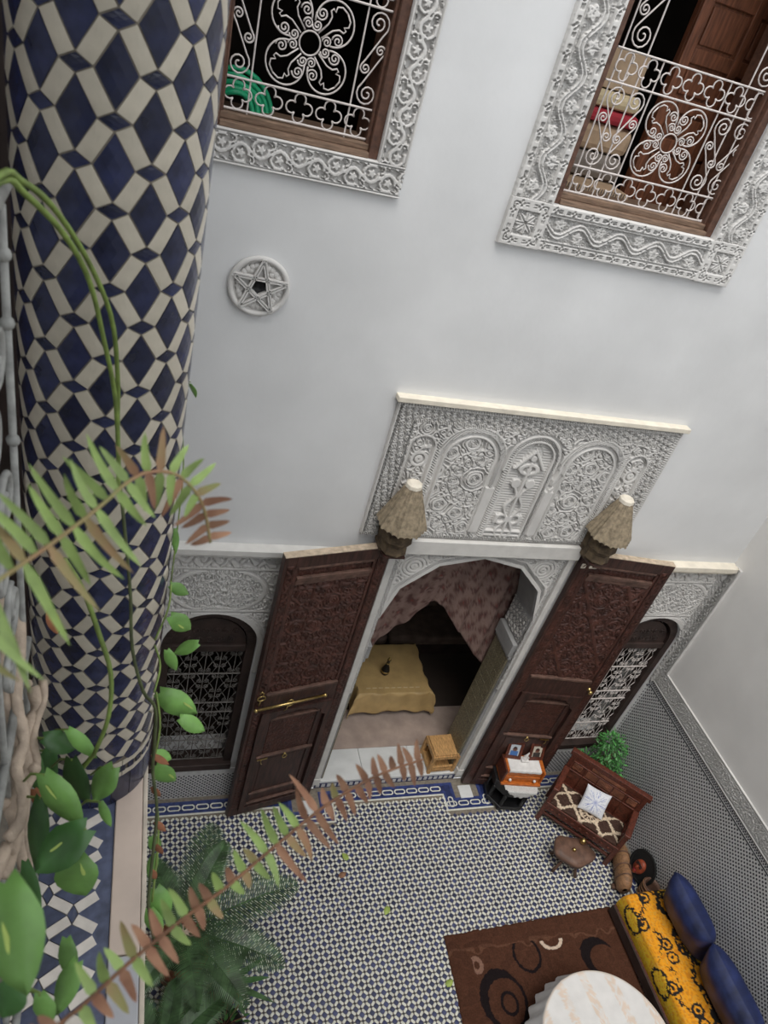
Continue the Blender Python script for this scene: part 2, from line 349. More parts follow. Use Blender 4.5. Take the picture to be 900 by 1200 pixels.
for sg in (-1, 1):                                        # jamb faces: carved top, grey impost, ochre mosaic below
    x = DX + sg * .905
    pl = (lambda U, V, D, x=x, sg=sg: (x - sg * D, U, V))
    relief('carved_jamb', .02, TH, 2.68, 3.06, .012, lambda U, V: lace(U, V, .12, 3), pl, .018, M_PLASTER_B, arch, off=.016)
    b = MB(); b.box(min(x, x - sg * .06), max(x, x - sg * .06), -.0, TH, 2.46, 2.66); b.box(min(x, x - sg * .035), max(x, x - sg * .035), .0, TH, 2.40, 2.46); b.build('impost', M_GREY, arch, bev=.008)
    b = MB(); b.box(min(x, x - sg * .03), max(x, x - sg * .03), .03, TH - .02, .15, 2.40); b.build('mosaic_pilaster', M_ZELL, arch, bev=.004)
    b = MB()
    for z in np.arange(.2, 2.3, .16):
        for y in (.10, .22, .34): b.box(min(x - sg * .028, x - sg * .034), max(x - sg * .028, x - sg * .034), y - .045, y + .045, z, z + .12)
    b.build('mosaic_panel', M_ZELL, arch)
# door posts, lintel beam
for sg, nm in ((-1, 'left'), (1, 'right')):
    x = DX + sg * .98
    b = MB(); b.box(x - .035, x + .035, -.05, .02, .16, 4.04); b.box(x - .045, x + .045, -.06, .02, .15, .27)
    st(b.build('trim_2' if sg < 0 else 'trim_3', M_DUSTY, bev=.006), f'slim white door post on the {nm} of the doorway', 'door post')
b = MB(); b.box(DX - 1.0, DX + 1.02, -.09, .0, 4.05, 4.215); b.box(DX - .96, DX + .96, -.07, .0, 4.03, 4.05)
st(b.build('trim_4', M_DUSTY, bev=.006), 'plain white lintel beam above the doorway arch', 'lintel')
# panel above the door
PC, PW, PZ0, PZ1 = 3.43, 1.41, 4.235, 5.645
def niche(X, Z, c, hw, z0, zt):
    zs_ = zt - hw; d = np.where(Z > zs_, np.hypot(X - c, Z - zs_) - hw, np.abs(X - c) - hw); return np.where(Z < z0, 1., d)
def h_panel(X, Z):
    x = X - PC; h = lace(x, Z, .17, 4)
    for c in (-.62, .62):
        d = niche(X, Z, PC + c, .235, 4.27, 5.36); h = np.where(d < .0, .8 * lace(x, Z, .17, 6, .1), h)
        h = np.where((d > 0) & (d < .02), 1, h); h = np.where((d > .02) & (d < .055), .35, h); h = np.where((d > .055) & (d < .1), rope(np.arctan2(Z - 5.1, x - c) * .3 + Z, d - .077, .02, .03), h); h = np.where((d > .1) & (d < .112), 1, h)
    d = niche(X, Z, PC, .19, 4.27, 5.37); ins = d < 0
    g = .12 + .22 * (np.abs(np.sin(Z * 110)) > .6)
    z = Z - 4.3; a = np.abs(x)
    bar = lambda c: c * 1.
    g = np.maximum(g, (np.abs(z - .0) < .012) | (np.abs(z - .05) < .012)); g = np.maximum(g, (a < .012) & (z < .86))
    g = np.maximum(g, (np.abs(np.hypot(a - .07, z - .2) - .05) < .013)); g = np.maximum(g, (np.abs(a - .13 + (z - .2) * .0) < .012) & (np.abs(z - .2) < .05))
    g = np.maximum(g, np.abs(a - .055 - .03 * np.sin((z - .27) * 22)) < .012) * np.where(z < .62, 1, 1)
    g = np.where((z > .62) & (np.abs(a - .055 - .03 * np.sin((z - .27) * 22)) < .012) & (a > .02), .12, g)
    g = np.maximum(g, np.hypot(a - .075, z - .62) < .048); g = np.maximum(g, (np.abs(np.hypot(a * .6, z - .78) - .05) < .014)); g = np.maximum(g, np.hypot(a, z - .9) < .03)
    g = np.maximum(g, (np.abs(a - (.98 - z) * .75) < .016) & (z > .78))
    h = np.where(ins, g, h); h = np.where((d > 0) & (d < .02), 1, h); h = np.where((d > .02) & (d < .055), rope(Z + x, d - .037, .018, .025), h); h = np.where((d > .055) & (d < .075), 1, h); h = np.where((d > .075) & (d < .1), .3, h)
    for c in (-.31, .31): h = np.where((np.abs(x - c) < .045) & (Z < 4.85) & (Z > 4.32), 1, h); h = np.where((np.abs(np.abs(x - c) - .055) < .008) & (Z < 5.05), .3, h)
    for c in (-1.09, 1.09):
        d = niche(X, Z, PC + c, .11, 4.2, 5.33); h = np.where((d < 0) & (d > -.03), .2, h); h = np.where((d >= 0) & (d < .02), 1, h); q = np.hypot(x - c, Z - 5.1); h = np.where(q < .08, sm(.2, .5, np.abs(np.sin(q * 70))), h)
        h = np.where((np.abs(np.abs(x - c) - .15) < .018) & (Z < 5.36), rope(Z, np.abs(x - c) - .15, .018, .025), h)
    e = np.minimum(PW - np.abs(x), PZ1 - Z)
    fr = np.where((e > .05) & (e < .17), lace(X, Z, .1, 3), h); fr = np.where((np.abs(e - .175) < .012), rope(X + Z, e - .175, .012, .02), fr); fr = np.where(e < .05, rope(X + Z, e - .03, .014, .024), fr)
    fr = np.where((Z - PZ0 < .03), rope(X, Z - PZ0 - .015, .012, .02), fr)
    return fr
t5 = relief('trim_5', PC - PW, PC + PW, PZ0, PZ1, .0044, h_panel, back_face, .046, M_PLASTER_B, None, off=.05)
st(t5, 'carved stucco panel with three arched niches above the doorway', 'stucco panel')
b = MB(); b.box(PC - PW - .03, PC + PW + .03, -.085, 0, PZ1, PZ1 + .045); b.build('cream_ledge', M_CREAM, t5, bev=.005)
# cornices
def cornice(n, x0, x1, m, label):
    b = MB(); b.box(x0, x1, -.075, 0, 3.915, 3.95); b.box(x0, x1, -.06, 0, 3.95, 3.968); b.box(x0, x1, -.115, 0, 3.968, 4.03)
    return st(b.build(f'trim_{n}', m, bev=.004), label, 'cornice')
cornice(6, -1.6, 2.30, M_DUSTY, 'white moulded cornice left of the doorway behind the open door')
cornice(7, 4.46, XR - .01, M_CREAM, 'cream moulded cornice right of the doorway ending at the corner')
# carved friezes round the arched windows
def h_frieze(cx, edge):
    def h(X, Z):
        d = np.where(Z > ZT3 - HW, np.hypot(X - cx, Z - ZT3 + HW) - HW, np.abs(X - cx) - HW)
        g = lace(X - cx, Z, .11, 4)
        ov = np.hypot((X - cx) / 1.0, np.clip(np.abs(Z - 3.46) - .0, 0, 9) * 1.55) ; g = np.where((np.abs(ov - .42) < .022), 1, g); g = np.where((np.abs(ov - .455) < .012), .2, g)
        g = np.where(d < .05, 1, g); g = np.where((d > .05) & (d < .085), rope(np.arctan2(Z - 2.7, X - cx) * .5 + Z * 0, d - .067, .016, .03), g); g = np.where((d > .085) & (d < .1), 1, g)
        for z in (3.74, 3.20): g = np.where(np.abs(Z - z) < .012, 1, g); g = np.where(np.abs(Z - z + .022) < .01, .2, g)
        k = (Z > 3.76); s = np.sin(X * 38) * np.sin(X * 17 + 1) + .6 * np.sin(Z * 60 + np.sin(X * 40) * 2); g = np.where(k, sm(.0, .3, np.abs(s) - .25), g); g = np.where(Z > 3.885, 1, g)
        if edge is not None:
            e = edge - X; g = np.where((e > .0) & (e < .13) & (Z < 3.75), lace(X, Z, .07, 3, .5), g); g = np.where(np.abs(e - .14) < .01, 1, g); g = np.where((e < .012), 1, g)
        return g
    return h
def win_mask(cx):
    return lambda X, Z: ~((np.abs(X - cx) < HW) & ((Z < ZT3 - HW) | (np.hypot(X - cx, Z - ZT3 + HW) < HW)))
t8 = relief('trim_8', -.2, 2.30, 2.3, 3.913, .005, h_frieze(C3, None), back_face, .032, M_PLASTER_B, None, mask=win_mask(C3), off=.034)
st(t8, 'carved stucco frieze around the left arched window', 'stucco frieze')
t9 = relief('trim_9', 4.47, XR - .005, 2.0, 3.913, .005, h_frieze(C4, XR - .005), back_face, .032, M_PLASTER_B, None, mask=win_mask(C4), off=.034)
st(t9, 'carved stucco frieze around the right arched window', 'stucco frieze')
def h_strip(U, V): g = lace(U, V, .075, 3, .5); g = np.where((U > .135), 1, g); g = np.where(np.abs(U - .12) < .012, rope(V, U - .12, .012, .025), g); return g
t10 = relief('trim_10', .03, .15, 2.26, 4.03, .0065, h_strip, right_face, .03, M_PLASTER_B, None, off=.032)
st(t10, 'narrow carved stucco strip turning the corner onto the right wall', 'stucco strip')
def h_band(U, V): g = lace(U, V, .085, 4, .3); e = np.minimum(V - 2.0, 2.26 - V); g = np.where(e < .018, 1, g); g = np.where((e > .018) & (e < .03), .2, g); g = np.where((e > .03) & (e < .045), rope(U, e - .037, .008, .02), g); return g
t11 = relief('trim_11', .03, 4.2, 2.0, 2.26, .0065, h_band, right_face, .018, M_PLASTER_B, None, off=.022)
st(t11, 'carved stucco band running above the tiled dado of the right wall', 'stucco band')
# other walls
b = MB(); b.box(XR, XR + .4, -8.6, .0, 0, TOP); st(b.build('wall_right', M_PLASTERW), 'plain white plastered wall on the right above the tiled dado', 'wall')
b = MB(); b.box(-3.2, XR + .4, -9.0, -8.6, 0, 9.0); st(b.build('wall_front', M_PLASTER), 'white courtyard wall behind the viewer', 'wall')
b = MB(); b.box(-3.2, -2.8, -8.6, 0, 0, 9.0); st(b.build('wall_left', M_PLASTER), 'white wall behind the gallery on the left', 'wall')
# the gallery roof over the column and the viewer
b = MB(); b.box(-2.8, .16, -8.6, -.0, 9.75, 10.0); b.box(-2.8, .16, -3.5, -3.0, 9.42, 9.75); st(b.build('ceiling_gallery', M_GREY), 'plaster ceiling of the gallery above the column', 'ceiling')
b = MB(); b.box(-2.8, -.27, -2.92, -2.84, 5.71, 9.42); g_ = st(b.build('door_3', M_FRAMED), 'added dark partition behind the column', 'backdrop')  # added dark backdrop, stands in for the unlit gallery interior
for k in range(4):
    b = MB(); b.box(-2.7 + k * .6, -2.2 + k * .6, -2.94, -2.92, 5.9, 9.2); b.build('backdrop_panel', M_FRAMED, g_, bev=.01)
# rooms behind the main wall
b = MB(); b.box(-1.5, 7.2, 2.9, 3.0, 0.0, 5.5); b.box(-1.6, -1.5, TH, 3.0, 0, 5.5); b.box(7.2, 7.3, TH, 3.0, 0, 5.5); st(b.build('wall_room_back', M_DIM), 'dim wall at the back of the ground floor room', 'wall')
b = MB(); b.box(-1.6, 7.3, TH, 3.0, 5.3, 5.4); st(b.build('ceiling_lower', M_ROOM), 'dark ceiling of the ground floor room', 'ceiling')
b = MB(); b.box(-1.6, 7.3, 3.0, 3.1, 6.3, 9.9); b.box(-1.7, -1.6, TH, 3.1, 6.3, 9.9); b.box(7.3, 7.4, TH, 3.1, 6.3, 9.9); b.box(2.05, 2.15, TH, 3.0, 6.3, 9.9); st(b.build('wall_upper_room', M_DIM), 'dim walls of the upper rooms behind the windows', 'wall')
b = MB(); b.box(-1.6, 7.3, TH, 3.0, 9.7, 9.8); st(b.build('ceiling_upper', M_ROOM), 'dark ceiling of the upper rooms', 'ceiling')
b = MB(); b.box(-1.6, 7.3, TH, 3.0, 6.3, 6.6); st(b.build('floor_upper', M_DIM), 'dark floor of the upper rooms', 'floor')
b = MB(); b.box(-1.6, 7.3, TH, 3.0, -.05, .14); st(b.build('floor_room', M_DIM), 'raised floor of the ground floor room', 'floor')  # dark colour carries the shade past the carpet, which stops short for it
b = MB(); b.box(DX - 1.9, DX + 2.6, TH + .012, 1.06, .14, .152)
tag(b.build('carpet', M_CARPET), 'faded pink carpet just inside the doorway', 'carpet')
# marble threshold: two slabs
t12 = empty('trim_12', (DX, 0, .1)); st(t12, 'white marble threshold slabs in the doorway', 'threshold')
for a, c in ((-.97, -.33), (-.325, .36), (.365, .97)):
    b = MB(); b.box(a, c, -.012, TH + .01, .01, .05); b.build('marble_slab', M_MARBLE, t12, bev=.004)
b = MB(); b.box(-.97, .97, -.004, TH, -.1, .01); b.build('riser', M_BBLUE, t12)
b = MB()
for k in range(26): x = -.95 + k * .0735; b.box(x, x + .045, -.010, 0, -.075, -.02)
b.build('riser_tile', M_DADOW, t12)

# ---------------------------------------------------------------- floor with its mosaic
floor = st(MB().box(-3.2, XR, -8.6, 0, -.12, -.006).build('floor', M_GROUTD), 'courtyard floor of blue and white mosaic tiles', 'floor')
PATH = [(-2.0, -.225), (1.95, -.225), (1.95, -.47), (2.63, -.47), (2.63, -.225), (4.14, -.225), (4.14, -.45), (4.82, -.45), (4.82, -.225), (6.28, -.225), (6.28, -4.6)]
def edge_y(x): return np.where(((x > 1.95) & (x < 2.63)), -.47, np.where((x > 4.14) & (x < 4.82), -.45, -.225))
def chamfer_tile(poly, z0, z1, inset=.12):
    n = len(poly); cx = sum(p[0] for p in poly) / n; cy = sum(p[1] for p in poly) / n
    v = [(p[0], p[1], z0) for p in poly] + [(p[0], p[1], z1 - .0012) for p in poly] + [(cx + (p[0] - cx) * (1 - inset), cy + (p[1] - cy) * (1 - inset), z1) for p in poly]
    f = [(i, (i + 1) % n, n + (i + 1) % n, n + i) for i in range(n)] + [(n + i, n + (i + 1) % n, 2 * n + (i + 1) % n, 2 * n + i) for i in range(n)] + [tuple(range(2 * n, 3 * n))]
    return v, f
def joined(name, base, pts, rots, mats, parent, place=None):
    bv, bf = base; bv = np.array(bv); n = len(bv); V = []; F3 = []
    tri = [t for f in bf for t in ([f] if len(f) == 4 else [(f[0], f[i], f[min(i + 1, len(f) - 1)], f[i + 1] if i + 1 < len(f) else f[i]) for i in ()])]
    q = []
    for f in bf:
        if len(f) == 4: q.append(f)
        else:
            for i in range(1, len(f) - 2, 2): q.append((f[0], f[i], f[i + 1], f[i + 2]))
    q = np.array(q)
    P = np.array(pts); R = np.array(rots); c, s = np.cos(R), np.sin(R)
    X = P[:, None, 0] + c[:, None] * bv[None, :, 0] - s[:, None] * bv[None, :, 1]; Y = P[:, None, 1] + s[:, None] * bv[None, :, 0] + c[:, None] * bv[None, :, 1]; Z = np.broadcast_to(bv[None, :, 2], X.shape)
    if place: X, Y, Z = place(X, Y, Z)
    V = np.stack([X, Y, Z], -1).reshape(-1, 3); F = (q[None] + (np.arange(len(P)) * n)[:, None, None]).reshape(-1, 4)
    return np_mesh(name, V, F, mats, parent)
Pt = .0772; q2 = Pt / math.sqrt(2)
s_ = .0222; blue_base = chamfer_tile([(-s_, -s_ * .62), (-s_ * .62, -s_), (s_ * .62, -s_), (s_, -s_ * .62), (s_, s_ * .62), (s_ * .62, s_), (-s_ * .62, s_), (-s_, s_ * .62)], -.006, .0)
wl, ww = .0265, .0125; white_base = chamfer_tile([(-wl, 0), (-wl + .009, -ww), (wl - .009, -ww), (wl, 0), (wl - .009, ww), (-wl + .009, ww)], -.006, .0005)
dk = .0085; dark_base = chamfer_tile([(-dk, -dk), (dk, -dk), (dk, dk), (-dk, dk)], -.006, -.0005)
cells = []
for i in range(-90, 130):
    for j in range(-90, 130):
        x = 3.4 + (i - j) * q2; y = -2.0 + (i + j) * q2
        if -.9 < x < 6.5 and -4.4 < y < 0: cells.append((x, y))
cells = np.array(cells); inner = lambda P: (P[:, 1] < edge_y(P[:, 0]) - .03) & (P[:, 0] < 6.28 - .03)
cells_in = cells[inner(cells)]
def camproj(P):
    Q = (np.asarray(P) - np.array(CAM_P)) @ np.array(CAM_R).T; return 450 + 864.6 * Q[:, 0] / Q[:, 2], 600 + 864.6 * Q[:, 1] / Q[:, 2], Q[:, 2]
px, py, dz = camproj(np.c_[cells_in, np.zeros(len(cells_in))])
vis = (px > 280) & (px < 900) & (py < 1195) & ~((cells_in[:, 0] > 3.58) & (cells_in[:, 1] < -1.9)) & (cells_in[:, 1] < -1.0)
order = np.argsort(np.where(vis, dz, 99)); near = np.zeros(len(cells_in), bool); near[order[:298]] = True
bm_ = MB(); bm_.add(*blue_base); t0 = bm_.build('blue_tile', M_FBLUE, floor); t0.location = (*cells_in[near][0], 0); t0.rotation_euler.z = PI / 4
for p in cells_in[near][1:]:
    o = t0.copy(); COL.objects.link(o); o.location = (p[0], p[1], rng.uniform(-.0006, .0006)); o.rotation_euler = (rng.normal() * .008, rng.normal() * .008, PI / 4 + rng.normal() * .02)
tag(joined('blue_tile_field', blue_base, cells_in[~near], PI / 4 + rng.normal(size=(~near).sum()) * .02, M_FBLUE, floor), kind='stuff')
wp, wr, dp = [], [], []
for x, y in cells:
    for sx, sy, r in ((q2 / 2, q2 / 2, -PI / 4), (-q2 / 2, q2 / 2, PI / 4)): wp.append((x + sx, y + sy)); wr.append(r)
    dp.append((x, y + q2))
wp, wr, dp = np.array(wp), np.array(wr), np.array(dp); k = inner(wp + np.array([0, .02])); kd = inner(dp)
tag(joined('white_tile_field', white_base, wp[k], wr[k], M_FWHITE, floor), kind='stuff')
tag(joined('dark_tile_field', dark_base, dp[kd], np.full(kd.sum(), PI / 4), M_FDARK, floor), kind='stuff')
# border: white fillet, blue fillets, chain of white rings with blue crosses
def band(off0, off1, z, m, name):
    n = len(PATH); Lp, Rp = [], []
    for i in range(n):
        p = Vector(PATH[i]); d0 = (p - Vector(PATH[i - 1])).normalized() if i else None; d1 = (Vector(PATH[i + 1]) - p).normalized() if i < n - 1 else None
        ns = [Vector((-d.y, d.x)) for d in (d0, d1) if d]; nn = ns[0] if len(ns) == 1 else (ns[0] + ns[1]) / (1 + ns[0].dot(ns[1])); Lp.append(p + nn * off0); Rp.append(p + nn * off1)
    b = MB(); v = [(*p, z) for p in Lp] + [(*p, z) for p in Rp] + [(*p, -.006) for p in Lp] + [(*p, -.006) for p in Rp]
    f = []
    for i in range(n - 1): f += [(i, i + 1, n + i + 1, n + i), (2 * n + i, 2 * n + i + 1, i + 1, i), (n + i, n + i + 1, 3 * n + i + 1, 3 * n + i)]
    b.add(v, f); return b.build(name, m, floor)
band(-.010, .010, .0008, M_FWHITE, 'white_fillet'); band(.013, .045, .0, M_BBLUE, 'blue_fillet'); band(.125, .165, .0, M_BBLUE, 'blue_fillet'); band(.046, .124, -.003, M_BBLUE, 'border_bed')
ring_o = [(-.075, -.016), (-.055, -.036), (.055, -.036), (.075, -.016), (.075, .016), (.055, .036), (-.055, .036), (-.075, .016)]
def ring_mesh():
    b = MB(); n = 8; inn = [(x * .80, y * .60) for x, y in ring_o]
    v = [(*p, .0008) for p in ring_o] + [(*p, .0008) for p in inn] + [(*p, -.004) for p in ring_o] + [(*p, -.004) for p in inn]
    b.add(v, [(i, (i + 1) % n, n + (i + 1) % n, n + i) for i in range(n)] + [(2 * n + i, 2 * n + (i + 1) % n, (i + 1) % n, i) for i in range(n)] + [(n + i, n + (i + 1) % n, 3 * n + (i + 1) % n, 3 * n + i) for i in range(n)]); return b
def cross_mesh():
    b = MB(); b.add(*chamfer_tile([(-.05, 0), (-.022, -.010), (0, -.018), (.022, -.010), (.05, 0), (.022, .010), (0, .018), (-.022, .010)], -.006, .0)); return b
ring0 = cross0 = None
for (a, c) in zip(PATH[:-1], PATH[1:]):
    A, Bv = Vector(a), Vector(c); d = (Bv - A); Ln = d.length; d.normalize(); nn = Vector((-d.y, d.x))
    if Ln < .3:
        A -= d * .0; n = 1
    else: n = max(1, int(round(Ln / .162)))
    if c[1] < -4: n = 20; Ln = 20 * .162
    for i in range(n):
        p = A + d * (Ln * (i + .5) / n) + nn * .085
        if p.x < -1: continue
        rot = math.atan2(d.y, d.x)
        if ring0 is None: ring0 = ring_mesh().build('ring_tile', M_FWHITE, floor); cross0 = cross_mesh().build('cross_tile', M_BBLUE, floor); r, cr = ring0, cross0
        else: r, cr = ring0.copy(), cross0.copy(); COL.objects.link(r); COL.objects.link(cr)
        for o in (r, cr): o.location = (p.x, p.y, 0); o.rotation_euler.z = rot
for x, y in ((2.29, -.26), (4.47, -.21)):
    b = MB(); b.box(x - .09, x + .09, y - .09, y + .09, -.006, .012); b.build('pivot_stone', M_MARBLE, floor, bev=.004)

# ---------------------------------------------------------------- tiled dados
def dado(name, label, u0, u1, z0, z1, place, parent_cat='dado'):
    b = MB(); V = []
    for (U, Z, D) in [(u, z, d) for d in (0, .012) for z in (z0, z1) for u in (u0, u1)]:
        x, y, z = place(np.array(U), np.array(Z), np.array(D)); V.append((float(x), float(y), float(z)))
    b.add(V, [(0, 2, 3, 1), (4, 5, 7, 6), (0, 1, 5, 4), (2, 6, 7, 3), (0, 4, 6, 2), (1, 3, 7, 5)])
    root = st(b.build(name, M_DADOW), label, 'dado')
    p = .056; P, R = [], []
    zt = z1 - .10; um = u0 + .0
    for j, z in enumerate(np.arange(z0 + .03, zt, p * .5)):
        for u in np.arange(u0 + .03 + (p / 2 if j % 2 else 0), u1 - .02, p): P.append((u, z)); R.append(0)
    a = .0105; h = .0150; base = chamfer_tile([(-a, -h * .45), (0, -h), (a, -h * .45), (a, h * .45), (0, h), (-a, h * .45)], .010, .0145)
    pl = lambda X, Y, Z: place(X, Y, Z)
    tag(joined('hexagon_tile_field', base, P, R, M_DADOD, root, place=pl), kind='stuff')
    if z1 - z0 > 1:
        P = []; 
        for k, u in enumerate(np.arange(u0 + .02, u1 - .02, .03)):
            P += [(u, z1 - .035), (u + .015, z1 - .06)]
        base = chamfer_tile([(-.013, 0), (0, -.015), (.013, 0), (0, .015)], .010, .0145)
        tag(joined('diamond_tile_border', base, P, [0] * len(P), M_DADOD, root, place=pl), kind='stuff')
        for za, zb, m in ((z1 - .016, z1, M_DADOD), (z1 - .10, z1 - .085, M_DADOD)):
            b = MB(); V = []
            for (U, Z, D) in [(u, z, d) for d in (.011, .016) for z in (za, zb) for u in (u0, u1)]:
                x, y, z = place(np.array(U), np.array(Z), np.array(D)); V.append((float(x), float(y), float(z)))
            b.add(V, [(0, 2, 3, 1), (4, 5, 7, 6), (0, 1, 5, 4), (2, 6, 7, 3), (0, 4, 6, 2), (1, 3, 7, 5)]); b.build('dark_fillet', m, root)
    return root
dado('baseboard_right', 'dark and white mosaic dado along the right wall', .0, 4.3, .0, 2.0, right_face)
dado('baseboard_corner', 'narrow strip of mosaic dado between the right window and the corner', C4 + HW + .01, XR - .016, 0.0, 2.0, back_face)
dado('baseboard_window_right', 'mosaic dado below the right arched window', 4.47, C4 + HW + .005, 0.0, .60, back_face)
dado('baseboard_window_left', 'mosaic dado below the left arched window', -1.0, 2.30, 0.0, .56, back_face)

# ================================================================ WINDOWS
def spiral(c, r, turns, a0, sgn=1, n=22, r1=.12):
    return [(c[0] + r * (1 - (1 - r1) * i / n) * math.cos(a0 + sgn * 2 * PI * turns * i / n), c[1] + r * (1 - (1 - r1) * i / n) * math.sin(a0 + sgn * 2 * PI * turns * i / n)) for i in range(n + 1)]
def lift(pts, y): return [(p[0], y, p[1]) for p in pts]
def quatrefoil(cx, cz, R):
    pts = []
    for k in range(4):
        a = k * PI / 2; c = (cx + R * .58 * math.cos(a), cz + R * .58 * math.sin(a))
        pts += [(c[0] + R * .42 * math.cos(a + t), c[1] + R * .42 * math.sin(a + t)) for t in np.linspace(-2.25, 2.25, 9)]
    return pts
def s_scroll(x0, z0, x1, z1, R):
    """large scroll at the low outer end, small scroll at the high inner end, joined by a slanting stem"""
    a = spiral((x0, z0), R, 1.6, PI * .15 if x1 > x0 else PI * .85, -1 if x1 > x0 else 1)[::-1]
    b = spiral((x1, z1), R * .5, 1.4, PI * 1.0 if x1 > x0 else 0, -1 if x1 > x0 else 1)
    return a + b
def heart_lobe(c, ang, R):
    pts = []
    for t in np.linspace(-2.3, 2.3, 23):
        rr = R * (.50 + .0 * t); x = R * .98 + rr * math.cos(t); y = rr * math.sin(t) * 1.05; pts.append((x, y))
    pts = [(R * .42, -R * .10)] + pts[::1] + [(R * .42, R * .10)]
    ca, sa = math.cos(ang), math.sin(ang); return [(c[0] + x * ca - y * sa, c[1] + x * sa + y * ca) for x, y in pts]
def rot2(c, ang, pts): ca, sa = math.cos(ang), math.sin(ang); return [(c[0] + x * ca - y * sa, c[1] + x * sa + y * ca) for x, y in pts]
def rosette(c, R, y, rt, m, grille):
    b = MB(); ring = [(c[0] + .21 * R * math.cos(t), c[1] + .21 * R * math.sin(t)) for t in np.linspace(0, 2 * PI, 20, endpoint=False)]; b.tube(lift(ring, y), rt, 5, True); b.build('rosette_ring', m, grille, True)
    for k in range(4):
        ang = PI / 4 + k * PI / 2
        b = MB(); lobe = [(.60 * R + .38 * R * math.cos(t), .40 * R * math.sin(t)) for t in np.linspace(-2.45, 2.45, 25)]
        b.tube(lift(rot2(c, ang, lobe), y), rt, 5); b.build('rosette_lobe', m, grille, True)
        b = MB()
        for sg in (-1, 1):
            tre = [(.24 * R, sg * .05 * R), (.50 * R, sg * .07 * R), (.62 * R, sg * .13 * R), (.66 * R, sg * .22 * R), (.72 * R, sg * .22 * R), (.72 * R, sg * .15 * R), (.80 * R, sg * .20 * R), (.88 * R, sg * .14 * R), (.91 * R, 0)]
            b.tube(lift(rot2(c, ang, tre), y), rt * .9, 5)
        b.build('rosette_trefoil', m, grille, True)
        for sg in (-1, 1):
            b = MB()
            for (d, off, rr) in ((.34, .40, .10), (.56, .40, .12)):
                pts = spiral((0, 0), rr * R, 1.7, PI, sg); a2 = ang + sg * .52 * (1.0 if d < .5 else .98)
                cc = (d * R * math.cos(a2) + 0, d * R * math.sin(a2)); b.tube(lift([(c[0] + cc[0] + p[0], c[1] + cc[1] + p[1]) for p in pts], y), rt * .9, 5)
            b.build('rosette_scroll', m, grille, True)
def scroll_panel(x0, x1, z0, z1, y, rt, m, grille, flip=False):
    w = x1 - x0; h = z1 - z0; R = min(w * .42, .075); f = (lambda x: x1 - (x - x0)) if flip else (lambda x: x)
    B = (x0 + w * .53, z0 + R * 1.12); r2 = R * .5; e = (x0 + w * .95, z0 + h * .60)
    s1 = spiral(B, R, 1.8, PI, 1)[::-1] + [(B[0] - R * .93, B[1] + R * .45), (B[0] - R * .6, B[1] + R * .95), (e[0] - w * .16, e[1] - h * .085), (e[0] - w * .03, e[1] - h * .03)] + spiral((e[0] - r2, e[1]), r2, 1.5, 0, 1)
    s2 = [(x0 + x1 - p[0], z0 + z1 - p[1]) for p in s1]
    for s in (s1, s2): b = MB(); b.tube([(f(p[0]), y, p[1]) for p in s], rt, 5); b.build('scroll', m, grille, True)
def bars(hz, vx, y, x0, x1, z0, z1, rt, m, grille):
    for z in hz: b = MB(); b.tube([(x0, y - .004, z), (x1, y - .004, z)], rt * 1.25, 6); b.build('cross_bar', m, grille)
    for x, a, c in vx: b = MB(); b.tube([(x, y + .004, a), (x, y + .004, c)], rt, 6); b.build('upright_bar', m, grille)
def foils(xs_, z, R, y, rt, m, grille):
    o0 = None
    for x in xs_:
        if o0 is None: b = MB(); b.tube(lift(quatrefoil(0, 0, R), 0), rt, 5, True); o0 = b.build('quatrefoil', m, grille, True); o = o0
        else: o = o0.copy(); COL.objects.link(o)
        o.location = (x, y, z)
def wood_frame(c, hw, z0, z1, m, ms, root, t=.062, y0=.0, y1=.40):
    for sg in (-1, 1):
        b = MB(); xa, xb = c + sg * hw, c + sg * (hw - t); b.box(min(xa, xb), max(xa, xb), y0 + .012, y1, z0, z1); xc = c + sg * (hw - t - .02); b.box(min(xb, xc), max(xb, xc), y0 + .055, y1, z0, z1); b.build('frame_upright', m, root, bev=.006)
    b = MB(); b.box(c - hw + t, c + hw - t, y0 + .0, y1, z0, z0 + .035); b.box(c - hw + t, c + hw - t, y0 + .05, y1, z0 + .035, z0 + .075); b.build('frame_sill', ms, root, bev=.006)

# upper left window
w1 = st(empty('window_1', (0, 0, 0)), 'upper left window with white iron rosette grille and stucco surround', 'window')
wood_frame(W1C, W1H, 7.33, 9.0, M_FRAME, M_SILL, w1)
def h_vine(U, V): return vine(U, V, .19)
relief('stucco_sill', W1C - W1H - .2, W1C + W1H + .192, 7.135, 7.33, .005, lambda X, Z: vine(X, Z - 7.2325, .195), back_face, .034, M_PLASTER_B, w1, off=.036)
for sg in (-1, 1):
    x = W1C + sg * (W1H + .096); relief('stucco_upright', x - .096, x + .096, 7.33, 9.1, .005, lambda X, Z, x=x: vine(Z, X - x, .192), back_face, .034, M_PLASTER_B, w1, off=.036)
g1 = MB(); y = .10; g1.tube([(.335, y, 7.42), (1.405, y, 7.42)], .008, 6); g1 = g1.build('iron_grille', M_IRONW, w1)
bars([7.592, 8.125, 8.3, 8.85], [(.402, 7.40, 9), (.562, 7.40, 9), (1.182, 7.40, 9), (1.345, 7.40, 9)], y, .385, 1.36, 0, 0, .0058, M_IRONW, g1)
foils([.495 + .1885 * k for k in range(5)], 7.506, .083, y, .0055, M_IRONW, g1); foils([.495 + .1885 * k for k in range(5)], 8.212, .083, y, .0055, M_IRONW, g1)
rosette((.872, 7.858), .30, y, .0058, M_IRONW, g1)
scroll_panel(.408, .556, 7.60, 8.12, y, .0058, M_IRONW, g1, True); scroll_panel(1.19, 1.34, 7.60, 8.12, y, .0058, M_IRONW, g1)
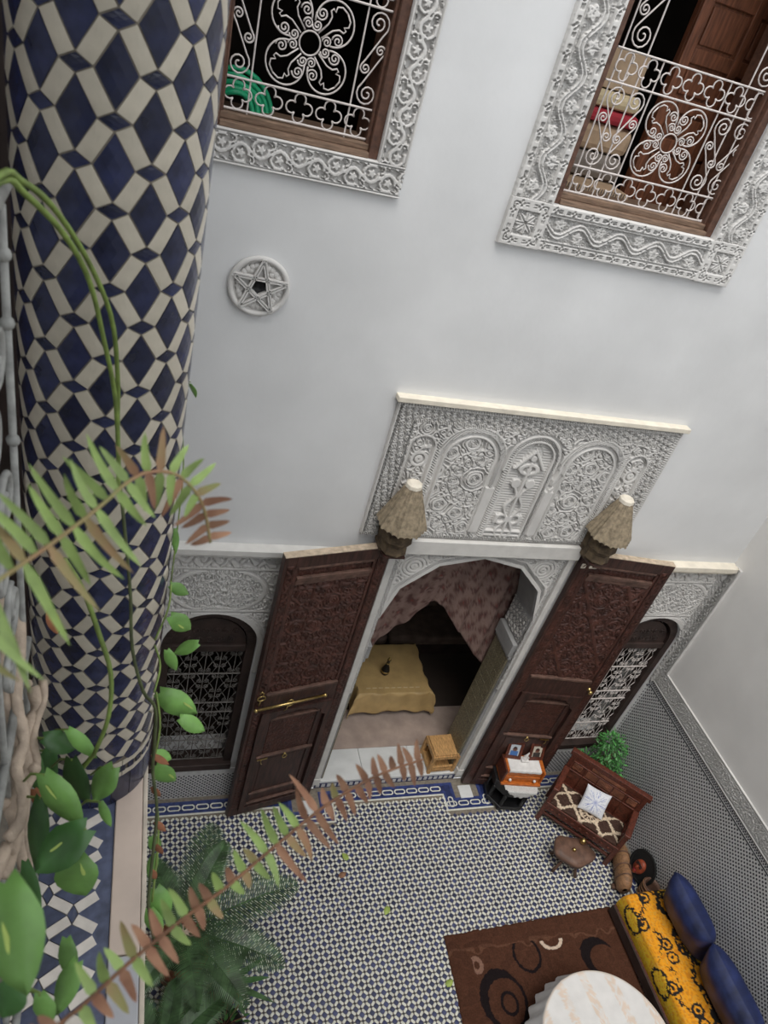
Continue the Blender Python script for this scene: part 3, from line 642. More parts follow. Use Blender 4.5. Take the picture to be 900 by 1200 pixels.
# upper right window
w2 = st(empty('window_2', (0, 0, 0)), 'upper right window with low iron grille and broad braided stucco surround', 'window')
wood_frame(W2C, W2H, 7.31, 9.3, M_FRAME, M_SILL, w2)
B2 = .325
def h_w2(s, t):  # t from inner edge outwards 0..B2
    h = braid(s, t - B2 / 2, .19); e0 = t - .035; e1 = t - (B2 - .035)
    h = np.where(np.abs(e0) < .035, studs(s, e0, .07, .15), h); h = np.where(np.abs(e1) < .035, studs(s, e1, .07, .15), h); h = np.where((np.abs(t - .075) < .006) | (np.abs(t - B2 + .075) < .006), 1, h); h = np.where((np.abs(t - .066) < .004) | (np.abs(t - B2 + .066) < .004), .3, h); return h
def h_corner(X, Z, cx, cz):
    x, z = X - cx, Z - cz; r = np.hypot(x, z); th = np.arctan2(z, x); h = (r < .08 * (.55 + .45 * np.abs(np.cos(4 * th)))) * .9; h = np.where(r < .02, 1, h); h = np.where((np.abs(np.sin(4 * th)) * r < .006) & (r < .09), .2, h)
    m = np.maximum(np.abs(x), np.abs(z)); h = np.where((m < .09) & (h < .1), lace(x, z, .06, 2) * .5, h); e = np.where(np.abs(x) > np.abs(z), x, z); o = np.where(np.abs(x) > np.abs(z), z, x)
    return np.where(m > .092, studs(o, m - .127, .07, .15), np.where(np.abs(m - .088) < .005, 1, h))
def h_sill2(X, Z):
    h = h_w2(X - W2C, 7.31 - Z)
    for sg in (-1, 1):
        cx = W2C + sg * (W2H + B2 / 2); k = (X - W2C) * sg > W2H; h = np.where(k, h_corner(X, Z, cx, 7.31 - B2 / 2), h)
    return h
relief('stucco_sill', W2C - W2H - B2, W2C + W2H + B2, 7.31 - B2, 7.31, .0058, h_sill2, back_face, .038, M_PLASTER_B, w2, off=.042)
for sg in (-1, 1):
    xi = W2C + sg * W2H; xo = xi + sg * B2; relief('stucco_upright', min(xi, xo), max(xi, xo), 7.31, 9.3, .0058, lambda X, Z, xi=xi, sg=sg: h_w2(Z, (X - xi) * sg), back_face, .038, M_PLASTER_B, w2, off=.042)
g2 = MB(); g2.tube([(2.815, y, 7.392), (4.155, y, 7.392)], .008, 6); g2 = g2.build('iron_grille', M_IRONW, w2)
vx = [2.865 + .1985 * k for k in range(7)]
bars([7.566, 8.103, 8.292], [(2.865, 7.38, 9.2), (3.06, 7.38, 9.2), (3.20, 7.38, 8.3), (3.77, 7.38, 8.3), (3.91, 7.38, 9.2), (4.11, 7.38, 9.2), (2.96, 7.38, 8.3), (4.01, 7.38, 8.3)], y, 2.825, 4.15, 0, 0, .0058, M_IRONW, g2)
foils([2.94 + .182 * k for k in range(7)], 7.479, .083, y, .0055, M_IRONW, g2); foils([2.94 + .182 * k for k in range(7)], 8.198, .083, y, .0055, M_IRONW, g2)
rosette((3.485, 7.838), .30, y, .0058, M_IRONW, g2)
for a, c, fl in ((2.87, 3.03, True), (3.035, 3.19, False), (3.78, 3.94, True), (3.945, 4.105, False)): scroll_panel(a, c, 7.575, 8.095, y, .0058, M_IRONW, g2, fl)
scroll_panel(2.87, 3.055, 8.30, 8.85, y, .0058, M_IRONW, g2); scroll_panel(3.915, 4.105, 8.30, 8.85, y, .0058, M_IRONW, g2, True)

# arched ground floor windows
def ground_window(n, c, label, mi, mw):
    w = st(empty(f'window_{n}', (0, 0, 0)), label, 'window')
    z0, zs_ = ZS3, ZT3 - HW; fo, fi = HW - .002, HW - .095
    arc = [(c - fo, z0), (c - fo, zs_)] + [(c - fo * math.cos(a), zs_ + fo * math.sin(a)) for a in np.linspace(0, PI, 17)] + [(c + fo, z0)]
    ain = [(c - fi, z0), (c - fi, zs_)] + [(c - fi * math.cos(a), zs_ + fi * math.sin(a)) for a in np.linspace(0, PI, 17)] + [(c + fi, z0)]
    b = MB()
    for i in range(len(arc) - 1): b.prism([arc[i], arc[i + 1], ain[i + 1], ain[i]], .02, .2, 'y')
    b.build('arched_frame', mw, w, bev=.004)
    b = MB(); b.box(c - fi, c + fi, .03, .19, zs_ - .14, zs_ - .05); b.build('transom', mw, w, bev=.008)
    b = MB(); b.box(c - fo, c + fo, -.03, .2, z0 - .05, z0 + .05); b.build('frame_sill', mw, w, bev=.01)
    tym = [(c - fi * math.cos(a), zs_ - .05 + (fi + .0) * math.sin(a)) for a in np.linspace(0, PI, 13)]
    b = MB(); b.prism(tym, .06, .12, 'y'); ty = b.build('carved_lunette', mw, w)
    b = MB()
    for k in range(-3, 4):
        for s in (0, 1):
            cx = c + k * .1 + s * .05; cz = zs_ + .02 + s * .12
            if math.hypot(cx - c, cz - zs_) < fi - .07: b.tube(lift(spiral((cx, cz), .042, 1.5, k, 1 if s else -1), .058), .007, 5)
    b.build('carved_scroll', mw, ty, True)
    gz0, gz1 = z0 + .06, zs_ - .15; y = .07
    g = MB(); g.tube([(c - fi, y, gz0), (c + fi, y, gz0)], .008, 6); g = g.build('iron_grille', mi, w)
    rows = [gz0, gz0 + .36, gz0 + .86, gz0 + 1.02, gz0 + 1.50, gz1]
    for z in rows[1:]: b = MB(); b.tube([(c - fi, y - .004, z), (c + fi, y - .004, z)], .009, 6); b.build('cross_bar', mi, g)
    for k in range(-2, 3): b = MB(); b.tube([(c + k * .148, y + .004, gz0), (c + k * .148, y + .004, gz1)], .006, 6); b.build('upright_bar', mi, g)
    for za, zb in zip(rows[:-1], rows[1:]):
        h = zb - za; nr = max(1, int(round(h / .17))); dz_ = h / nr
        for r in range(nr):
            for k in range(5):
                x = c + (k - 2) * .147; zc = za + dz_ * (r + .5); b = MB()
                for sx in (-1, 1):
                    b.tube(lift(spiral((x + sx * .035, zc + .034 * (1 if (k + r) % 2 else -1)), .034, 1.5, (0 if sx < 0 else PI), sx), y), .0048, 4)
                    b.tube(lift([(x + sx * .07, zc - dz_ * .48), (x + sx * .03, zc), (x + sx * .07, zc + dz_ * .48)], y), .0048, 4)
                b.build('scroll', mi, g, True)
    return w
ground_window(3, C3, 'dark arched ground floor window with iron scrollwork left of the doorway', M_IROND, M_FRAMED)
ground_window(4, C4, 'brown arched ground floor window with pale scrollwork near the right corner', M_IRONW, M_FRAMED)

# ================================================================ DOUBLE DOOR
DW, DT, DZ0, DZ1 = 1.05, .075, .035, 4.15
def door(n, hinge, free, label, mirror):
    ang = math.atan2(free[1] - hinge[1], free[0] - hinge[0])
    root = st(empty(f'door_{n}', (hinge[0], hinge[1], 0)), label, 'door'); root.rotation_euler.z = ang
    # local frame: x from hinge to free edge, front face looks to the courtyard
    s = -1 if mirror else 1            # sign of local y that faces the viewer
    fy = lambda d: s * -1 * d
    def slab(b, x0, x1, z0, z1, d0, d1, mi=0): a, c = fy(d0), fy(d1); b.box(x0, x1, min(a, c), max(a, c), z0, z1, mi)
    def part(name, m, *boxes, bev=.005, parent=root):
        b = MB(); [slab(b, *q) for q in boxes]; return b.build(name, m, parent, bev=bev)
    part('backing_board', M_DOOR, (.02, DW - .02, DZ0 + .02, DZ1 - .02, -.04, .0))
    part('hinge_stile', M_DOOR, (0, .115, DZ0, DZ1, -.045, .03)); part('lock_stile', M_DOOR, (DW - .115, DW, DZ0, DZ1, -.045, .03))
    part('top_rail', M_DOOR, (.115, DW - .115, 4.02, DZ1, -.045, .03)); part('middle_rail', M_DOOR, (.115, DW - .115, 1.97, 2.27, -.045, .03)); part('bottom_rail', M_DOOR, (.115, DW - .115, DZ0, .15, -.045, .03))
    part('dusty_top_edge', M_DOORTOP, (-.0, DW, DZ1, DZ1 + .012, -.045, .032), bev=.003)
    part('stile_bead', M_DOORC, (.115, .15, 2.27, 4.02, 0, .02)); part('stile_bead', M_DOORC, (DW - .15, DW - .115, 2.27, 4.02, 0, .02))
    part('upper_moulding', M_MOULD, (.15, DW - .15, 3.86, 3.90, 0, .04), (.15, DW - .15, 3.80, 3.86, 0, .022)); part('upper_moulding', M_MOULD, (.15, DW - .15, 3.99, 4.02, 0, .03)); part('lower_moulding', M_MOULD, (.13, DW - .13, 2.25, 2.285, .0, .045))
    pl = (lambda U, V, D: (U, fy(D), V))
    def h_carve(U, V):
        h = lace(U - .5, V, .2, 4, .4); q = np.abs(((U - .525) / .26 + V / .45) % 2 - 1) * .2; q2 = np.abs(((U - .525) / .26 - V / .45) % 2 - 1) * .2
        return h * .85 if mirror else np.where((q < .018) | (q2 < .018), 1, h * .8)
    relief('carved_panel', .15, DW - .15, 2.29, 3.80, .0075, h_carve, pl, .02, M_DOORC, root, off=.021)
    relief('carved_top_panel', .15, DW - .15, 3.90, 3.99, .01, lambda U, V: lace(U, V, .09, 3), pl, .01, M_DOORC, root, off=.011)
    relief('carved_stile', .03, .105, .2, 4.05, .012, lambda U, V: lace(U, V, .08, 3), pl, .006, M_DOORC, root, off=.036); relief('carved_stile', DW - .105, DW - .03, .2, 4.05, .012, lambda U, V: lace(U, V, .08, 3), pl, .006, M_DOORC, root, off=.036)
    # wicket with a scalloped head
    xa, xb = .17, DW - .17; xm = (xa + xb) / 2; L = xb - xa
    head = [(xa - .055, .15), (xa - .055, 1.97), (xb + .055, 1.97), (xb + .055, .15), (xb, .15), (xb, 1.76)]
    sc = [(1 - .02, 1.76), (1 - .08, 1.80), (1 - .10, 1.86), (1 - .17, 1.875), (1 - .20, 1.91), (.62, 1.925), (.5, 1.95)]; pts = [(xa + L * u, z) for u, z in sc]; pts += [(xa + L * (1 - u), z) for u, z in sc[::-1][1:]]
    b = MB(); ring = [(xb, .15), (xb, 1.76)] + pts + [(xa, 1.76), (xa, .15)]; outr = [(xb + .055, .15), (xb + .055, 1.76)] + [(p[0] + (.055 if p[0] > xm + .3 else -.055 if p[0] < xm - .3 else 0), 1.985) for p in pts] + [(xa - .055, 1.76), (xa - .055, .15)]
    for i in range(len(ring) - 1):
        q = [ring[i], outr[i], outr[i + 1], ring[i + 1]]; b.prism(q, min(fy(0), fy(.055)), max(fy(0), fy(.055)), 'y')
    b.build('scalloped_frame', M_DOOR, root)
    wk = part('wicket', M_DOOR, (xa + .01, xb - .01, .155, 1.835, -.03, .006)); wp_ = lambda nm, m, *bx, **k: part(nm, m, *bx, parent=wk, **k)
    wp_('wicket_stile', M_DOOR, (xa + .01, xa + .08, .155, 1.82, 0, .018)); wp_('wicket_stile', M_DOOR, (xb - .08, xb - .01, .155, 1.82, 0, .018))
    wp_('wicket_moulding', M_MOULD, (xa + .05, xb - .05, 1.80, 1.83, 0, .035)); wp_('wicket_moulding', M_MOULD, (xa + .02, xb - .02, 1.135, 1.165, 0, .04)); wp_('wicket_moulding', M_MOULD, (xa + .04, xb - .04, .41, .435, 0, .035)); wp_('wicket_moulding', M_MOULD, (xa + .04, xb - .04, .215, .24, 0, .035)); wp_('wicket_rail', M_DOOR, (xa + .08, xb - .08, 1.09, 1.135, 0, .02))
    relief('wicket_panel', xa + .09, xb - .09, 1.18, 1.78, .011, lambda U, V: lace(U, V, .11, 4), pl, .008, M_DOORC, wk, off=.013)
    b = MB(); slab(b, xa + .10, xb - .10, .46, 1.07, 0, .012); b.build('wicket_lower_panel', M_DOOR, wk, bev=.004)
    b = MB(); b.tube([(xm + .025 * math.cos(t), fy(.05), 1.10 + .032 * math.sin(t)) for t in np.linspace(0, 2 * PI, 14, endpoint=False)], .006, 6, True); b.ball((xm, fy(.04), 1.135), .016); tag(b.build('door_knocker', M_BRASS, root, True), 'small brass ring knocker')
    b = MB(); lx = DW - .23; slab(b, lx - .10, lx + .02, 1.088, 1.108, .02, .032); b.tube([(lx - .02, fy(.04), 1.10), (lx - .02, fy(.05), 1.06), (lx - .035, fy(.05), 1.04)], .006); tag(b.build('latch', M_BRASS, root), 'thin brass latch')
    return root, fy
d1, fy1 = door(1, (2.335, -.085), (1.315, -.295), 'left leaf of the carved doorway with a long brass bar across it', True)
b = MB(); b.tube([(.26, fy1(.065), 2.115), (1.01, fy1(.065), 2.09)], .016, 8); b.ball((.25, fy1(.065), 2.115), .024); b.ball((1.015, fy1(.065), 2.09), .024); tag(b.build('brass_bar', M_BRASS, d1, True), 'long brass bar bolt')
b = MB(); b.tube([(.64 + .035 * math.cos(t), fy1(.06) , 2.10 + .05 * math.sin(t)) for t in np.linspace(0, 2 * PI, 12, endpoint=False)], .008, 6, True); b.tube([(.66, fy1(.06), 2.06), (.67, fy1(.06), 2.0), (.69, fy1(.05), 1.97)], .007); b.build('bolt_staple', M_BRASS, d1, True)
b = MB(); b.tube([(.975 + .042 * math.cos(t), fy1(.05), 2.255 + .035 * math.sin(t)) for t in np.linspace(0, 2 * PI, 12, endpoint=False)], .008, 6, True); b.tube([(.975, fy1(.05), 2.29), (.96, fy1(.05), 2.33), (.985, fy1(.05), 2.36), (1.0, fy1(.05), 2.33)], .007); b.tube([(.98, fy1(.05), 2.22), (.99, fy1(.05), 2.14)], .008); b.build('bolt_ring', M_BRASS, d1, True)
d2, fy2 = door(2, (4.445, -.075), (5.585, -.235), 'right leaf of the carved doorway behind the photo frames', False)
b = MB(); b.lathe([(.03, 0), (.03, .008), (.012, .015), (.012, .035), (.028, .045), (.03, .06), (.012, .072)], 12, M=Matrix.Translation((.95, fy2(.03), 2.13)) @ Matrix.Rotation(PI / 2 if fy2(1) < 0 else -PI / 2, 4, 'X')); tag(b.build('door_knob', M_BRASS, d2, True), 'brass door knob')

# carved pivot brackets crowned with shingled cones
def pivot(x, label):
    r = empty('pivot_bracket', (x, -.18, 4.10), label=label, cat='bracket', group='shingled brackets over the door pivots')
    prof = [(.10, .06), (.135, .10), (.12, .18), (.155, .24), (.145, .34), (.175, .42)]
    n = 8; b = MB(); b.lathe(prof, n); b.box(-.13, .13, -.0, .18, .06, .42); b.build('carved_body', M_OLDWOOD, r, bev=.006)
    b = MB(); b.box(-.11, .10, -.10, .10, .052, .075); b.build('pivot_block', M_DOOR, r)
    b = MB(); k = 48; v = []; rows = 12
    for i in range(rows + 1):
        t = i / rows; rr = .235 * (1 - t) + .075 * t; z = .40 + .40 * t
        for j in range(k):
            a = 2 * PI * j / k; oct_ = math.cos(PI / 8) / math.cos(((a + PI / 8) % (PI / 4)) - PI / 8); q = rr * oct_ * (1 + (.018 if j % 2 else -.018)) * (1 + (.006 if i % 2 else -.006)); v.append((q * math.cos(a), min(.13, q * math.sin(a)), z))
    b.add(v, [(i * k + j, i * k + (j + 1) % k, (i + 1) * k + (j + 1) % k, (i + 1) * k + j) for i in range(rows) for j in range(k)]); b.add([v[j] for j in range(k)], [tuple(range(k))[::-1]])
    b.build('shingled_cone', M_SHINGLE, r)
    b = MB(); b.lathe([(.05, .79), (.078, .80), (.074, .835), (.05, .85)], 8); tag(b.build('plaster_tip', M_CREAM, r, bev=.004), 'pale broken plaster tip')
    b = MB()
    b.ball((0, 0, 0), .012, 6, 4); e0 = b.build('eave_bead', M_SHINGLE, r)
    for j in range(12):
        a = -PI * .95 + PI * .9 * j / 11; oc = math.cos(PI / 8) / math.cos(((a + PI / 8) % (PI / 4)) - PI / 8); o = e0 if j == 0 else e0.copy()
        if j: COL.objects.link(o)
        o.location = (.226 * oc * math.cos(a), .226 * oc * math.sin(a), .397)
    return r
pivot(2.315, 'bracket with shingled cone roof over the left door pivot'); pivot(4.50, 'bracket with shingled cone roof over the right door pivot')

# five pointed star vent
r = empty('star_vent', (.778, -.0, 6.385), label='round plaster vent pierced with a five pointed star on the white wall', cat='vent')
R0 = .196; b = MB(); n = 40
star = [(math.cos(PI / 2 - .05 + 2 * PI * k / 5), math.sin(PI / 2 - .05 + 2 * PI * k / 5)) for k in range(5)]
hole = [(.36 * math.cos(-PI / 2 - .05 + 2 * PI * k / 5), .36 * math.sin(-PI / 2 - .05 + 2 * PI * k / 5)) for k in range(5)]
ring = [(R0 * math.cos(2 * PI * j / 40), R0 * math.sin(2 * PI * j / 40)) for j in range(40)]
hp = []
for j in range(40):
    a = 2 * PI * j / 40; best = None
    for k in range(5):
        p, q = hole[k], hole[(k + 1) % 5]; dx, dy = math.cos(a), math.sin(a); ex, ey = q[0] - p[0], q[1] - p[1]; det = dx * -ey + ex * dy
        if abs(det) < 1e-9: continue
        t = (p[0] * -ey + ex * p[1]) / det; u = (dx * p[1] - dy * p[0]) / det
        if t > 0 and -1e-6 <= u <= 1 + 1e-6: best = t if best is None else min(best, t)
    hp.append((best * dx * R0, best * dy * R0))
for j in range(40): b.prism([ring[j], ring[(j + 1) % 40], hp[(j + 1) % 40], hp[j]], -.012, .02, 'y')
b.build('pierced_back', M_PLASTER_B, r)
b = MB(); b.tube([(R0 * math.cos(t), -.022, R0 * math.sin(t)) for t in np.linspace(0, 2 * PI, 48, endpoint=False)], .02, 8, True); b.build('outer_ring', M_PLASTER_B, r, True)
for k in range(5):
    p, q = star[k], star[(k + 2) % 5]; dx, dz = q[0] - p[0], q[1] - p[1]; l = math.hypot(dx, dz); nx, nz = -dz / l, dx / l; b = MB()
    for off, hgt, wd_ in ((-.042, .034, .026), (.042, .034, .026), (0, .024, .06)):
        P = [((p[0] + nx * off - nx * wd_ ) * R0, (p[1] + nz * off - nz * wd_) * R0), ((q[0] + nx * off - nx * wd_) * R0, (q[1] + nz * off - nz * wd_) * R0), ((q[0] + nx * off + nx * wd_) * R0, (q[1] + nz * off + nz * wd_) * R0), ((p[0] + nx * off + nx * wd_) * R0, (p[1] + nz * off + nz * wd_) * R0)]; b.prism(P, -hgt * 1.5, -.008, 'y')
    b.build('star_strap', M_PLASTER_B, r)
    a = PI / 2 - .05 + 2 * PI * (k + .5) / 5; b = MB()
    for da in (-.33, -.12, .12, .33): b.ball((R0 * .73 * math.cos(a + da), -.016, R0 * .73 * math.sin(a + da)), .024, 8, 5, sc=(1, .6, 1))
    b.ball((R0 * .62 * math.cos(a), -.016, R0 * .62 * math.sin(a)), .022, 8, 5, sc=(1, .6, 1)); b.build('leaf_boss', M_PLASTER_B, r, True)

# ================================================================ NEAR GALLERY: ledge, column, railing
LZ = 5.71; CX, CY, CR = -.065, -3.249, .2
b = MB(); b.box(-2.8, .085, -8.6, -2.95, LZ - .35, LZ - .012); gal = st(b.build('floor_gallery', M_GROUTD), 'tiled gallery ledge under the big column', 'floor')
for a, c in ((-5.6, -4.66), (-4.655, -3.96), (-3.955, -2.95)):
    b = MB(); b.box(.022, .115, a, c, LZ - .012, LZ + .004); b.build('edge_slab', M_GREYM if c < -3.9 else M_TANSTONE, gal, bev=.004)
b = MB(); b.box(.116, .132, -5.6, -2.95, LZ - .35, LZ + .006); b.build('edge_trim', M_BEIGE, gal, bev=.004)
# tile shapes shared by ledge and column: local (s along short spacing, t along long period)
Ca, Cp = 2 * PI * CR / 18, .1605
wB, hB = Ca * .555, Cp * .395
gap = .0015
def quad_shrink(q, g):
    cx = sum(p[0] for p in q) / 4; cy = sum(p[1] for p in q) / 4; out = []
    for i in range(4):
        p, a, c = Vector(q[i]), Vector(q[i - 1]), Vector(q[(i + 1) % 4]); d = ((a - p).normalized() + (c - p).normalized()); sn = abs((a - p).normalized().cross((c - p).normalized())) ; out.append(tuple(p + d * (g / max(.35, sn))))
    return out
Q_BIG = [(-wB, 0), (0, -hB), (wB, 0), (0, hB)]
wS, hS = Ca - wB, Cp / 2 - hB; Q_SM = [(-wS, 0), (0, -hS), (wS, 0), (0, hS)]
W0 = [(wB, 0), (0, -hB), (Ca - wB, -Cp / 2), (Ca, -Cp / 2 + hB)]
WC = (Ca / 2, -Cp / 4); Q_WR = [(p[0] - WC[0], p[1] - WC[1]) for p in W0]; Q_WL = [(-p[0], p[1]) for p in Q_WR]
def tile_grid(q, n, curved, th=.006):
    q = quad_shrink(q, gap); top = []; idx = {}
    f = lambda u, v: tuple((1 - u) * (1 - v) * q[0][k] + u * (1 - v) * q[1][k] + u * v * q[2][k] + (1 - u) * v * q[3][k] for k in (0, 1))
    def put(s, t, r): 
        if curved: a = s / CR; return (r * math.cos(a), r * math.sin(a), t)
        return (s, t, r)
    V = []
    for j in range(n + 1):
        for i in range(n + 1): s, t = f(i / n, j / n); e = .0008 if i in (0, n) or j in (0, n) else 0; V.append(put(s, t, (CR if curved else 0) - e))
    F = [(j * (n + 1) + i, j * (n + 1) + i + 1, (j + 1) * (n + 1) + i + 1, (j + 1) * (n + 1) + i) for j in range(n) for i in range(n)]
    rim = [i for i in range(n + 1)] + [j * (n + 1) + n for j in range(1, n + 1)] + [n * (n + 1) + i for i in range(n - 1, -1, -1)] + [j * (n + 1) for j in range(n - 1, 0, -1)]
    b0 = len(V)
    for k in rim: i, j = k % (n + 1), k // (n + 1); s, t = f(i / n, j / n); V.append(put(s, t, (CR if curved else 0) - th))
    m = len(rim); F += [(b0 + k, b0 + (k + 1) % m, rim[(k + 1) % m], rim[k]) for k in range(m)]
    return V, F
col = empty('tiled_column', (CX, CY, LZ), label='thick round gallery column covered in dark blue and ivory diamond mosaic', cat='column')
CT = 3.7
b = MB(); b.lathe([(CR - .0035, .0), (CR - .0035, CT)], 48); b.build('column_core', M_GROUTD, col, True)
protos = {}
for nm, q, m in (('diamond_tile', Q_BIG, M_BLUE), ('small_diamond_tile', Q_SM, M_BLUE), ('slanted_tile', Q_WR, M_WHITE), ('slanted_tile', Q_WL, M_WHITE)):
    V, F = tile_grid(q, 3, True); me = bpy.data.meshes.new(nm); me.from_pydata(V, [], F); me.materials.append(m); protos[len(protos)] = (nm, me, np.array(V), F, m)
sites = {0: [], 1: [], 2: [], 3: []}; A0 = math.radians(-88.0); Z0 = .245
for c in range(18):
    a = A0 + 2 * PI * c / 18; da = 2 * PI / 18
    for k in range(-1, 23):
        zb = 8.064 - LZ - 14 * Cp + k * Cp + (Cp / 2 if c % 2 else 0); sites[0].append((a, zb)); sites[1].append((a, zb + Cp / 2))
        sites[2].append((a + da / 2, zb - Cp / 4)); sites[2 if False else 3].append((a - da / 2, zb - Cp / 4))
rest = {}
for t, L in sites.items():
    nm, me, V, F, m = protos[t]; L = [(a, z) for a, z in L if Z0 + .02 < z < CT - .02]
    fac = [(abs(((a - math.radians(-88) + PI) % (2 * PI)) - PI) + .12 * abs(z - 2.0), a, z) for a, z in L]; fac.sort()
    lim = 290 if t < 2 else 145
    vis_ = [q for q in fac if q[0] < 2.1][:lim]; oth = fac[len(vis_):]
    for _, a, z in vis_:
        o = bpy.data.objects.new(nm, me); link(o, col); o.location = (0, 0, z); o.rotation_euler = (0, 0, a + rng.normal() * .002)
    for _, a, z in oth: rest.setdefault((nm, m.name), [[], [], m]); B = rest[(nm, m.name)]; ca, sa = math.cos(a), math.sin(a); o0 = len(B[0]); B[0] += [(p[0] * ca - p[1] * sa, p[0] * sa + p[1] * ca, p[2] + z) for p in V]; B[1] += [tuple(i + o0 for i in f) for f in F]
for (nm, _), (V, F, m) in rest.items(): tag(np_mesh(nm + '_remainder', V, F, m, col), kind='stuff')
def ring_tile(n, z0, z1, m, nm, g=.0015, off=0):
    t = None; w = 2 * PI / n
    for k in range(n):
        if t is None:
            b = MB(); v = []; 
            for r in (CR - .006, CR + .0005):
                for z in (z0, z1):
                    for i in range(4): a = -w / 2 + g / CR + (w - 2 * g / CR) * i / 3; v.append((r * math.cos(a), r * math.sin(a), z))
            f = [(8 + i, 9 + i, 13 + i, 12 + i) for i in range(3)] + [(i, i + 1, 9 + i, 8 + i) for i in range(3)] + [(12 + i, 13 + i, 5 + i, 4 + i) for i in range(3)] + [(0, 8, 12, 4), (3, 7, 15, 11)]
            b.add(v, f); t = b.build(nm, m, col); o = t
        else: o = t.copy(); COL.objects.link(o)
        o.rotation_euler.z = 2 * PI * k / n + off
ring_tile(18, .0, .150, M_BLUE, 'base_tile'); ring_tile(9, .153, .178, M_WHITE, 'white_band_tile'); ring_tile(36, .181, .212, M_BLUE, 'check_tile', .006); ring_tile(9, .215, .24, M_WHITE, 'white_band_tile')
# ledge tiles (same pattern laid flat, long way across)
lp = {}
for t, (nm, q, m) in enumerate((('diamond_tile', Q_BIG, M_LBLUE), ('small_diamond_tile', Q_SM, M_LBLUE), ('slanted_tile', Q_WR, M_LWHITE), ('slanted_tile', Q_WL, M_LWHITE))):
    V, F = tile_grid(q, 2, False); me = bpy.data.meshes.new('ledge_' + nm); me.from_pydata(V, [], F); me.materials.append(m); lp[t] = (nm, me)
for c in range(-26, 12):
    for k in range(-4, 2):
        u = -3.881 + c * Ca; w = -.092 + k * Cp + (Cp / 2 if c % 2 else 0)
        for t, (du_, dw_) in enumerate(((0, 0), (0, Cp / 2), (Ca / 2, -Cp / 4), (-Ca / 2, -Cp / 4))):
            yy, xx = u - du_, w + dw_
            lim = .0 - (.05 if t == 0 else .03)
            if not (-.26 < xx < (-.012 if t > 0 else -.035)) or not (-5.5 < yy < -3.42): continue
            o = bpy.data.objects.new(lp[t][0], lp[t][1]); link(o, gal); o.location = (xx, yy, LZ - .004 + rng.normal() * .0004); o.rotation_euler = (PI, 0, PI / 2) if False else (0, 0, -PI / 2)
b = MB(); b.box(-.075, .021, -5.5, -3.05, LZ - .013, LZ - .0062); b.build('blue_edge_tile', M_LBLUE, gal)

# iron grille railing at far left
rail = empty('iron_railing', (-.21, -3.9, LZ), label='weathered grey iron railing with scrolls at the left edge', cat='railing')
def rtube(nm, pts, r, m=M_IRONG, n=8, closed=False): b = MB(); b.tube(pts, r, n, closed); return b.build(nm, m, rail, True)
for yy in (.19, -.10, -.39, -.68, -.97): rtube('upright_bar', [(0, yy, 0), (0, yy, 2.18 if yy > 0 else 2.3)], .007)
rtube('top_rail', [(0, .25, 2.20), (0, -1.4, 2.20)], .013); rtube('bottom_rail', [(0, .25, .10), (0, -1.4, .10)], .011); rtube('middle_rail', [(0, .25, 1.12), (0, -1.4, 1.12)], .010)
def yz(pts, dy, dz): return [(0, p[0] + dy, p[1] + dz) for p in pts]
for yy in (.05, -.24, -.53, -.82):
    for zc, sg in ((1.98, 1), (1.68, -1), (1.40, 1), (.85, 1), (.5, -1)):
        rtube('scroll', yz(spiral((0, 0), .075, 1.6, PI / 2 * sg, sg), yy + .03, zc), .007); rtube('scroll', yz(spiral((0, 0), .06, 1.5, -PI / 2 * sg, sg), yy - .05, zc - .11), .007)
for yy, z in ((.19, 2.1), (.19, 1.98), (.19, 1.74), (.19, 1.5), (-.10, 2.0), (-.10, 1.5)):
    b = MB(); b.ball((0, yy, z), .013, 10, 6); b.build('collar', M_IRONG, rail, True)

# ================================================================ THINGS IN THE DOORWAY AND ROOM
def cloth_col(base, *layers):
    """base (r,g,b); layers of (mask array, colour)"""
    c = np.array(lin(*base)) * np.ones(layers[0][0].shape + (3,))
    for m, k in layers: c = c * (1 - m[..., None]) + np.array(lin(*k)) * m[..., None]
    return c
def pillow(name, lx, ly, lz, m, parent=None, colf=None, n=26, pw=2.6, smooth=True):
    t = np.linspace(-1, 1, n + 1); U, V = np.meshgrid(t, t); E = np.clip((1 - np.abs(U) ** pw), 0, 1) ** .5 * np.clip((1 - np.abs(V) ** pw), 0, 1) ** .5
    sq = 1 - .06 * (1 - np.abs(V) ** 2) * (np.abs(U) > .98) * 0
    X, Y = U * lx / 2 * (1 - .05 * (1 - V * V)), V * ly / 2 * (1 - .05 * (1 - U * U)); Zt = E * lz / 2
    V3 = np.concatenate([np.stack([X, Y, Zt], -1).reshape(-1, 3), np.stack([X, Y, -Zt], -1).reshape(-1, 3)]); idx = np.arange((n + 1) ** 2).reshape(n + 1, n + 1)
    F = np.stack([idx[:-1, :-1], idx[:-1, 1:], idx[1:, 1:], idx[1:, :-1]], -1).reshape(-1, 4); F = np.concatenate([F, F[:, ::-1] + (n + 1) ** 2])
    c = None
    if colf is not None: c = colf(U, V).reshape(-1, 3); c = np.concatenate([c, c])
    o = np_mesh(name, V3, F, m, parent, smooth, c)
    return o
def rbox(name, x0, x1, y0, y1, z0, z1, m, parent=None, bev=.02, **k): b = MB(); b.box(x0, x1, y0, y1, z0, z1); return b.build(name, m, parent, bev=bev, **k)

